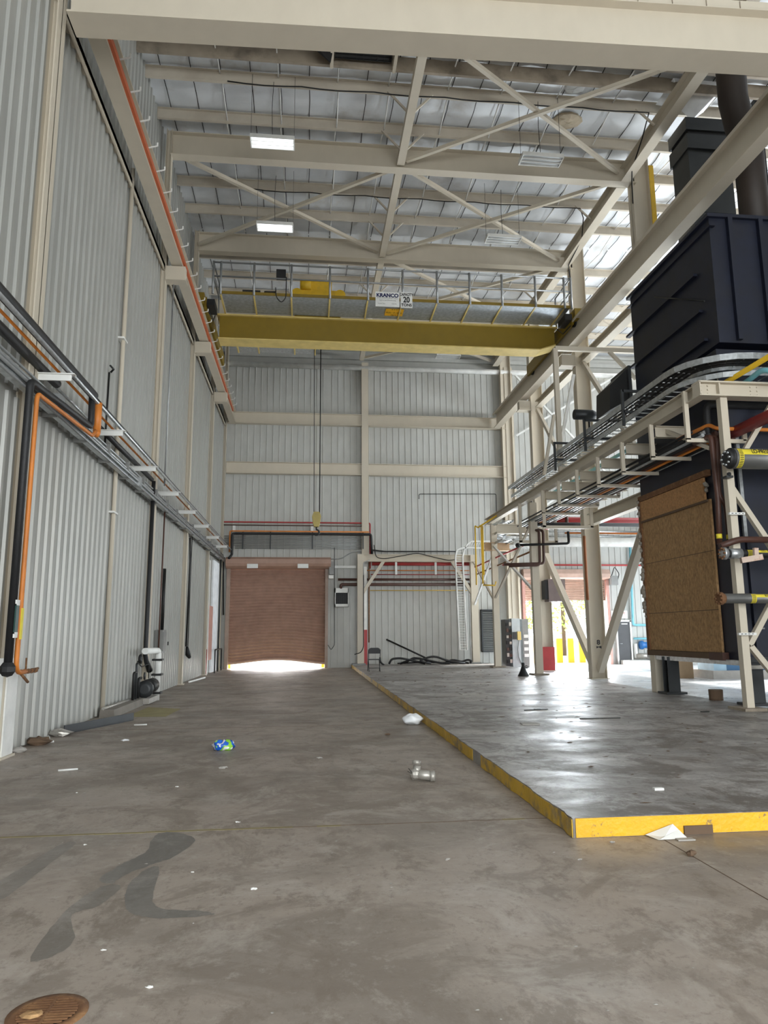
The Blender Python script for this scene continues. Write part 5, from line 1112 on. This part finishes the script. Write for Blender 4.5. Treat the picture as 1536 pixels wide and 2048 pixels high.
for (x, y) in ((8.52, 17.0), (12.5, 14.3), (12.5, 16.8)): MB().box(x - .12, x + .12, y - .12, y + .12, .15 if x < 9 else .006, 1.02).build('leg', M['steel' if x < 9 else 'dgrey'], bo)
# name plates on front
for z in (1.62, 1.75): MB().box(8.75, 8.98, 13.38, 13.42, z, z + .03).build('label_plate', M['grey'], bo)
# strand board cover
ob = thing('strand_board_cover', (8.43, 15.6, 1.1), 'large brown strand-board panel covering the open side of the boiler', 'panel')
m = MB(); m.box(8.44, 8.49, 14.03, 17.1, 1.15, 4.35); m.build('lower_board', M['osb'], ob)
m = MB(); m.box(8.42, 8.47, 14.18, 17.1, 4.30, 4.84); m.build('upper_board', mat('lighter_strand_board', (.42, .22, .09), .8, var=.25, vscale=22, dirt=(.42, .26, .12), damt=.5, dscale=16), ob)
MB().box(8.435, 8.441, 14.03, 17.1, 2.02, 2.035).box(8.435, 8.441, 14.03, 17.1, 3.25, 3.262).build('board_joint', M['wood'], ob); MB().beam((8.41, 14.05, 4.32), (8.41, 17.12, 4.32), .03, .05).build('batten', M['wood'], ob)
m = MB(); m.box(8.4, 8.5, 14.0, 17.2, 4.85, 4.98); m.box(8.4, 8.5, 17.1, 17.22, 1.1, 4.9); m.build('frame', M['rust'], ob); MB().box(8.38, 8.5, 13.95, 17.2, 1.02, 1.14).build('frame', M['wood'], ob)
MB().box(8.36, 8.5, 13.9, 14.4, 1.0, 1.16).build('gusset', M['brown'], ob)
rr_ = random.Random(8); m = MB()
for k in range(26):
    z = rr_.uniform(1.9, 4.85); m.blob((8.4, 17.17, z), rr_.uniform(.03, .08), k, 7, .4)
m.blob((8.42, 14.08, 4.66), .06, 5, 7, .4); m.blob((8.42, 14.1, 4.55), .05, 9, 7, .4)
m.build('loose_insulation', mat('grey_fibre_insulation', (.28, .25, .21), .9), ob)['kind'] = 'stuff'
# stack and ducts on the boiler
st = thing('stack', (9.9, 15.2, 10.46), 'dark grey square stack rising from the top of the boiler to the roof', 'duct')
xa_, xb_ = 9.82, 11.0
for z0, z1 in ((10.46, 12.3), (12.3, 13.2), (13.2, 14.1)): MB().box(xa_, xb_, 15.95, 16.75, z0, z1 - .02).build('section', M['dgrey'], st)
MB().box(xa_ - .04, xb_ + .05, 15.88, 16.8, 14.08, 14.5).build('collar', M['dgrey'], st); MB().box(xa_ + .02, xb_, 15.93, 16.75, 14.5, 14.62).build('band', M['iron'], st); MB().box(xa_ - .04, xb_ + .05, 15.88, 16.8, 14.62, 14.98).build('cap', M['dgrey'], st)
du = [at(1462, 150, 'y', 14.2), at(1466, 200, 'y', 14.2), at(1480, 255, 'y', 14.3), at(1497, 300, 'y', 14.4), at(1502, 360, 'y', 14.5)]
tag(MB().tube([Vector((du[0].x, 14.2, 15.95))] + du + [Vector((du[-1].x, 14.5, 10.5))], .33, 18).build('round_duct', mat('sooty_brown_duct', (.022, .014, .010), .6)), 'sooty black-brown round duct rising beside the square stack', 'duct')
m = MB(); p = at(1516, 250, 'y', 16.2)
m.beam((p.x, 16.2, 10.46), (p.x, 16.2, 15.9), .16, .16, (0, 1, 0)); m.beam((p.x + 1.0, 16.2, 10.46), (p.x + 1.0, 16.2, 15.9), .14, .14, (0, 1, 0)); m.beam((p.x - 1.1, 16.2, 11.6), (p.x, 16.2, 13.0), .2, .16, (0, 1, 0)); m.beam((p.x - 1.2, 16.2, 11.6), (p.x + 2, 16.2, 11.6), .1, .1)
tag(m.build('black_frame', M['iron']), 'black steel frame standing beside the stack at the right edge', 'frame')
# exhaust and hood left of the boiler
c = at(1148, 829, 'y', 19.5)
r = thing('exhaust_cylinder', (c.x + .4, 19.5, c.z - .2), 'black horizontal exhaust cylinder with a tapered end above the cable trays', 'exhaust')
MB().lathe((c.x, 19.5, c.z), [(.135, 0), (.15, .005), (.15, .5), (.15, .55), (.05, .78)], 20, 'x').build('body', M['dgrey'], r); MB().lathe((c.x - .004, 19.5, c.z), [(.12, 0), (.12, .003)], 20, 'x').build('mouth', M['text_black'], r); MB().tube([(c.x + .45, 19.5, c.z), (c.x + .45, 19.5, 7.0)], .03, 8).build('leg', M['iron'], r)
r = thing('intake_hood', (8.3, 17.3, 7.6), 'black open-mouthed intake hood beside the upper boiler box', 'hood')
m = MB(); y0 = 17.3
a, b, c2, d = at(1220, 770, 'y', y0), at(1254, 737, 'y', y0), at(1256, 800, 'y', y0), at(1220, 820, 'y', y0)
pts = [(a.x, a.z), (b.x, b.z), (c2.x, c2.z), (d.x, d.z)]
m.prism(pts, .9, 'y', y0); m.build('body', M['iron'], r); MB().box(b.x - .02, b.x + .06, y0 - .1, y0 + 1.0, c2.z - .1, b.z + .05).build('flange', M['dgrey'], r)
# wooden stump
p = at(1438, 1401, 'z', .15)
r = thing('wood_block', (p.x, p.y, .15), 'short round wood block standing on the edge of the slab by the boiler leg', 'wood')
MB().lathe((p.x, p.y + .1, .15), [(.145, 0), (.14, .05), (.145, .2), (.14, .22)], 14).build('bark', M['wood'], r); MB().lathe((p.x, p.y + .1, .37), [(.13, 0), (.13, .003)], 14).build('cut_face', M['concb'], r)
# machines in the distance under the boiler
tag(MB().box(13.4, 19.5, 22.9, 24.2, .006, .28).build('concrete_pad', M['concb']), 'long low concrete pad in the bright area beyond the boiler', 'plinth')
r = thing('machine_skid', (14.8, 23.5, .28), 'blue machine skid on the concrete pad seen under the boiler', 'machine'); MB().box(14.0, 15.9, 23.1, 24.1, .28, 1.25).build('casing', M['blue'], r); MB().box(13.55, 14.0, 23.1, 24.1, .28, 1.2).build('end_cover', M['lblue'], r)
r = thing('machine_skid', (17.5, 23.5, .28), 'grey-blue machine base at the right end of the concrete pad', 'machine'); MB().box(16.2, 19.4, 23.1, 24.1, .28, .7).build('base', mat('teal_grey_paint', (.12, .18, .20), .5), r); MB().tube([(16.5, 23.3, .7), (16.5, 23.3, 1.1)], .08, 10).build('valve', M['lblue'], r); MB().tube([(17.0, 23.3, .7), (17.0, 23.3, 1.1)], .1, 10).build('valve', M['iron'], r)
tag(MB().box(12.6, 13.1, 23.6, 24.1, .006, .9).build('carton', mat('brown_cardboard', (.40, .28, .17), .8)), 'brown cardboard carton beside the blue machine', 'box')

# ================================================================= FLOOR THINGS
# steel pipe elbow fitting
p = at(845, 1562, 'z', 0)
r = thing('pipe_elbow', (p.x, p.y, 0), 'worn silver pipe fitting with two stubs lying on the floor', 'pipe fitting')
c = Vector((p.x - .05, p.y, .075)); a = at(835, 1532, 'y', p.y); e = at(868, 1560, 'y', p.y - .02)
MB().tube([(c.x - .02, c.y, c.z), (c.x - .005, c.y + .02, a.z)], .042, 14).build('upright_stub', M['lead'], r); MB().tube([(c.x - .03, c.y, c.z), (e.x, c.y - .03, .052)], .052, 14).build('side_stub', M['lead'], r)
MB().tube([(c.x - .014, c.y + .008, c.z + .1), (c.x - .008, c.y + .014, c.z + .14)], .047, 14).tube([(e.x - .05, c.y - .03, .052), (e.x + .005, c.y - .03, .052)], .058, 12).build('collar', M['lead'], r)
MB().blob((c.x - .03, c.y, c.z), .062, 3, 12, .04).build('elbow', M['lead'], r); MB().tube([(c.x - .05, c.y - .03, c.z), (c.x - .11, c.y - .05, c.z + .07)], .004, 4).tube([(c.x - .05, c.y - .03, c.z), (c.x - .12, c.y - .05, c.z + .04)], .004, 4).build('bent_wire', M['iron'], r)
# white plastic bag
def crumple(c, s, seed, sq, mt, nm, lab, cat, jit=.28, n=22):
    rnd_ = random.Random(seed); m = MB(); vs = []; c = Vector(c)
    amp = [(rnd_.uniform(-1, 1), rnd_.uniform(2, 6), rnd_.uniform(2, 6), rnd_.uniform(0, 6)) for _ in range(6)]
    for i in range(n // 2 + 1):
        th = PI * i / (n // 2)
        for j in range(n):
            ph = 2 * PI * j / n; k = 1 + jit * sum(a_ * math.sin(f * ph + o) * math.sin(g * th) for a_, f, g, o in amp) / 2 + rnd_.uniform(-.06, .06)
            v = Vector((math.sin(th) * math.cos(ph) * sq[0], math.sin(th) * math.sin(ph) * sq[1], math.cos(th) * sq[2])) * s * k + c; v.z = max(v.z, c.z - s * sq[2] * .98, .002); vs.append(v)
    m.quads(vs, [(i * n + j, i * n + (j + 1) % n, (i + 1) * n + (j + 1) % n, (i + 1) * n + j) for i in range(n // 2) for j in range(n)], True)
    o = m.build(nm, mt if not isinstance(mt, str) else M[mt])
    return tag(o, lab, cat) if lab else o
p = at(829, 1449, 'z', 0); crumple((p.x - .03, p.y, .09), .15, 7, (1.2, .9, .62), 'plastic', 'plastic_bag', 'crumpled white plastic bag against the yellow curb', 'bag')
p = at(449, 1500, 'z', 0)
mt = bpy.data.materials.new('blue_green_film'); mt.use_nodes = True; N = mt.node_tree.nodes; L = mt.node_tree.links; b = N['Principled BSDF']; b.inputs['Roughness'].default_value = .3
tc = N.new('ShaderNodeTexCoord'); nz_ = N.new('ShaderNodeTexNoise'); nz_.inputs['Scale'].default_value = 9; nz_.inputs['Detail'].default_value = 1; rp_ = N.new('ShaderNodeValToRGB'); rp_.color_ramp.interpolation = 'CONSTANT'; el = rp_.color_ramp.elements
el[0].position = 0; el[0].color = (.8, .82, .85, 1); el[1].position = .42; el[1].color = (.01, .11, .55, 1); e2 = el.new(.56); e2.color = (.28, .62, .05, 1); e3 = el.new(.66); e3.color = (.85, .88, .85, 1)
L.new(tc.outputs['Object'], nz_.inputs[0]); L.new(nz_.outputs[0], rp_.inputs[0]); L.new(rp_.outputs[0], b.inputs['Base Color'])
crumple((p.x - .02, p.y, .055), .12, 12, (1.25, .8, .62), mt, 'snack_wrapper', 'crumpled blue and green wrapper lying on the floor at the left', 'wrapper', .35)
# paper, shim, drain, scraps
a, b = at(1283, 1668, 'z', 0), at(1358, 1668, 'z', 0); yy = SY0 - .02
m = MB().quads([(a.x, yy, .012), (a.x + .05, yy - .12, .003), (b.x, yy - .11, .003), (b.x - .03, yy - .03, .05), (b.x - .06, yy, .085), (a.x + .12, yy - .08, .012)], [(0, 1, 5), (1, 2, 3, 5), (5, 3, 4, 0)])
tag(m.build('paper_sheet', M['white']), 'dirty white sheet of card leaning on the front of the yellow curb', 'paper')
a = at(1385, 1686, 'z', 0); tag(MB().box(a.x - .08, a.x + .06, 5.58, 5.64, .0, .008).build('metal_shim', M['concb']), 'flat beige scrap on the floor before the dark notch of the curb', 'scrap')
a, b = at(1352, 1660, 'z', 0), at(1412, 1660, 'z', 0); tag(MB().box(a.x, b.x, SY0 - .02, SY0 - .006, .0, .065).build('curb_notch', M['wood']), 'dark dirty notch at the foot of the yellow curb', 'scrap')
a = at(1383, 1712, 'z', 0); tag(MB().blob((a.x, a.y, .022), .03, 4, 9, .3, (1.2, 1, .7)).build('stone_chip', M['wood']), 'small dark lump on the floor joint in front of the curb', 'scrap')
p = at(1317, 1580, 'z', .15); tag(MB().box(p.x - .045, p.x + .045, p.y - .02, p.y + .03, .15, .17).build('foam_chip', M['white']), 'small cream chip lying on the raised slab near its front edge', 'scrap')
p = at(95, 2028, 'z', 0)
r = thing('floor_drain', (p.x, p.y, 0), 'rusty round slotted floor drain in the lower left corner', 'drain')
MB().lathe((p.x, p.y, 0), [(.165, 0), (.165, .006), (.125, .008), (.12, .004), (.12, 0)], 32, 'z', False).build('ring', M['rust'], r)
m = MB()
for k in range(-5, 6):
    x = k * .0215; h = math.sqrt(max(.122 ** 2 - x * x, 0))
    m.beam((p.x - h, p.y + x, .008), (p.x + h, p.y + x, .008), .009, .006)
m.beam((p.x, p.y - .12, .009), (p.x, p.y + .12, .009), .012, .005); m.build('grate', M['rust'], r)
MB().blob((p.x - .05, p.y - .03, .014), .03, 6, 8, .3, (1.6, 1, .4)).build('debris', M['osb'], r); MB().lathe((p.x, p.y, .0012), [(.12, 0), (.12, .001)], 24).build('sump', M['text_black'], r)
for i, (px, py, L_, w_, a_, lab) in enumerate(((1072, 1420, .5, .02, .2, 'thin dark splinter on the raised slab left of the wood block'), (1200, 1437, .7, .012, -.05, 'long dark scratch-like stick on the raised slab'), (938, 1388, .42, .28, .1, 'flat pale sheet lying on the raised slab'),
                                            (1075, 1419, .12, .08, 0, 'small black lump at the end of the dark splinter'), (1410, 1424, .16, .06, .3, 'short dark shard on the slab near the front rack post'), (1060, 1448, .28, .2, -.1, 'pale flat scrap in the middle of the raised slab'))):
    p = at(px, py, 'z', .15); c_, s_ = math.cos(a_) * L_ / 2, math.sin(a_) * L_ / 2
    tag(MB().beam((p.x - c_, p.y - s_, .156), (p.x + c_, p.y + s_, .156), w_, .012).build('slab_scrap', M['concb' if 'pale' in lab else 'iron']), lab, 'scrap')
SC = [(250, 1482, .05, 'plastic', 'torn scrap of white film near the left wall'), (507, 1779, .022, 'white', 'cream paper scrap in the middle of the foreground floor'), (299, 1975, .018, 'white', 'small pale chip near the floor drain'), (170, 1690, .014, 'white', 'tiny white chip just below the painted floor line at the left'),
      (153, 1586, .014, 'white', 'tiny white chip left of the long scratch'), (354, 1574, .018, 'white', 'small white chip below the blue wrapper'), (475, 1645, .02, 'white', 'small white flake above the painted floor line'), (208, 1901, .014, 'white', 'tiny pale chip between the tyre mark and the drain'),
      (895, 1720, .022, 'concb', 'tan flake on the floor before the yellow curb'), (640, 1517, .04, 'concb', 'brown leaf-like scrap in the middle of the floor'), (1225, 1685, .02, 'concb', 'small twisted scrap in front of the curb corner'), (445, 1537, .05, 'concb', 'patch of brown crumbs below the blue wrapper'),
      (1160, 1720, .016, 'concb', 'pale pebble in front of the yellow curb'), (385, 1745, .012, 'white', 'tiny chip on the dark tyre smear'), (775, 1470, .05, 'wood', 'splinter of dark wood left of the white plastic bag')]
for i, (px, py, s, mt, lab) in enumerate(SC):
    p = at(px, py, 'z', 0); s *= .75; tag(MB().blob((p.x, p.y, s * .3), s, 40 + i, 8, .45, (1.3, .7, .35)).build('floor_scrap', M[mt]), lab, 'scrap')
rr_ = random.Random(77); m = MB()
for k in range(260):
    x = rr_.uniform(-3.9, 2.05); y = 3 + 22 * rr_.random() ** 1.3; s = rr_.uniform(.0018, .006) * (1 + y / 14)
    m.blob((x, y, s * .3), s, k, 5, .4, (rr_.uniform(.8, 2.2), 1, .35))
tag(m.build('floor_crumbs', M['concb']), 'fine pale crumbs and grit scattered over the lower floor', 'grit', None, 'stuff')
m = MB()
for k in range(150):
    x = rr_.uniform(2.2, 8.5); y = 6 + 22 * rr_.random(); s = rr_.uniform(.003, .011) * (1 + y / 18)
    m.blob((x, y, .15 + s * .2), s, k, 5, .6, (rr_.uniform(1.2, 5), 1, .3))
tag(m.build('floor_crumbs', M['wood']), 'dark crumbs and flakes scattered over the raised slab', 'grit', None, 'stuff')
# stains with shapes of their own
def stain(pts, z, mt, nm, parent):
    P_ = [at(x, y, 'z', 0) for x, y in pts]
    m = MB().quads([(p.x, p.y, z) for p in P_], [tuple(range(len(P_)))]); return struct(m, nm, mt, parent=parent)
sm = floor_mat('tyre_smear', (.22, .20, .18), (.15, .138, .122), (.30, .275, .245), .5, .3, (1, .6, 1), .5, 5)
sm2 = floor_mat('damp_smear', (.25, .222, .195), (.17, .145, .12), (.34, .31, .275), .5, .3, (1, .6, 1), .5, 9)
jr = random.Random(15)
def smooth(pts, n=7):
    out = []; N_ = len(pts)
    for i in range(N_):
        p0, p1, p2, p3 = (Vector(pts[(i + k) % N_] + (0,)) for k in (-1, 0, 1, 2))
        for j in range(n):
            t = j / n; q = .5 * ((2 * p1) + (-p0 + p2) * t + (2 * p0 - 5 * p1 + 4 * p2 - p3) * t * t + (-p0 + 3 * p1 - 3 * p2 + p3) * t ** 3); out.append((q.x + jr.uniform(-1.6, 1.6), q.y + jr.uniform(-1.2, 1.2)))
    return out
stain(smooth([(200, 1756), (250, 1725), (290, 1705), (310, 1672), (345, 1665), (390, 1680), (345, 1715), (300, 1730), (250, 1750), (222, 1768)]), .0010, sm, 'tyre_mark', FL)
stain(smooth([(250, 1790), (265, 1760), (300, 1735), (318, 1740), (305, 1800), (330, 1818), (400, 1822), (425, 1830), (340, 1836), (285, 1834), (255, 1820)]), .0012, sm, 'tyre_mark', FL)
stain(smooth([(60, 1920), (110, 1845), (165, 1795), (215, 1770), (240, 1775), (200, 1810), (145, 1830), (148, 1880), (110, 1910)]), .0008, sm2, 'oil_stain', FL)
stain(smooth([(0, 1765), (60, 1725), (120, 1690), (150, 1688), (90, 1735), (0, 1800)]), .0008, sm2, 'oil_stain', FL)
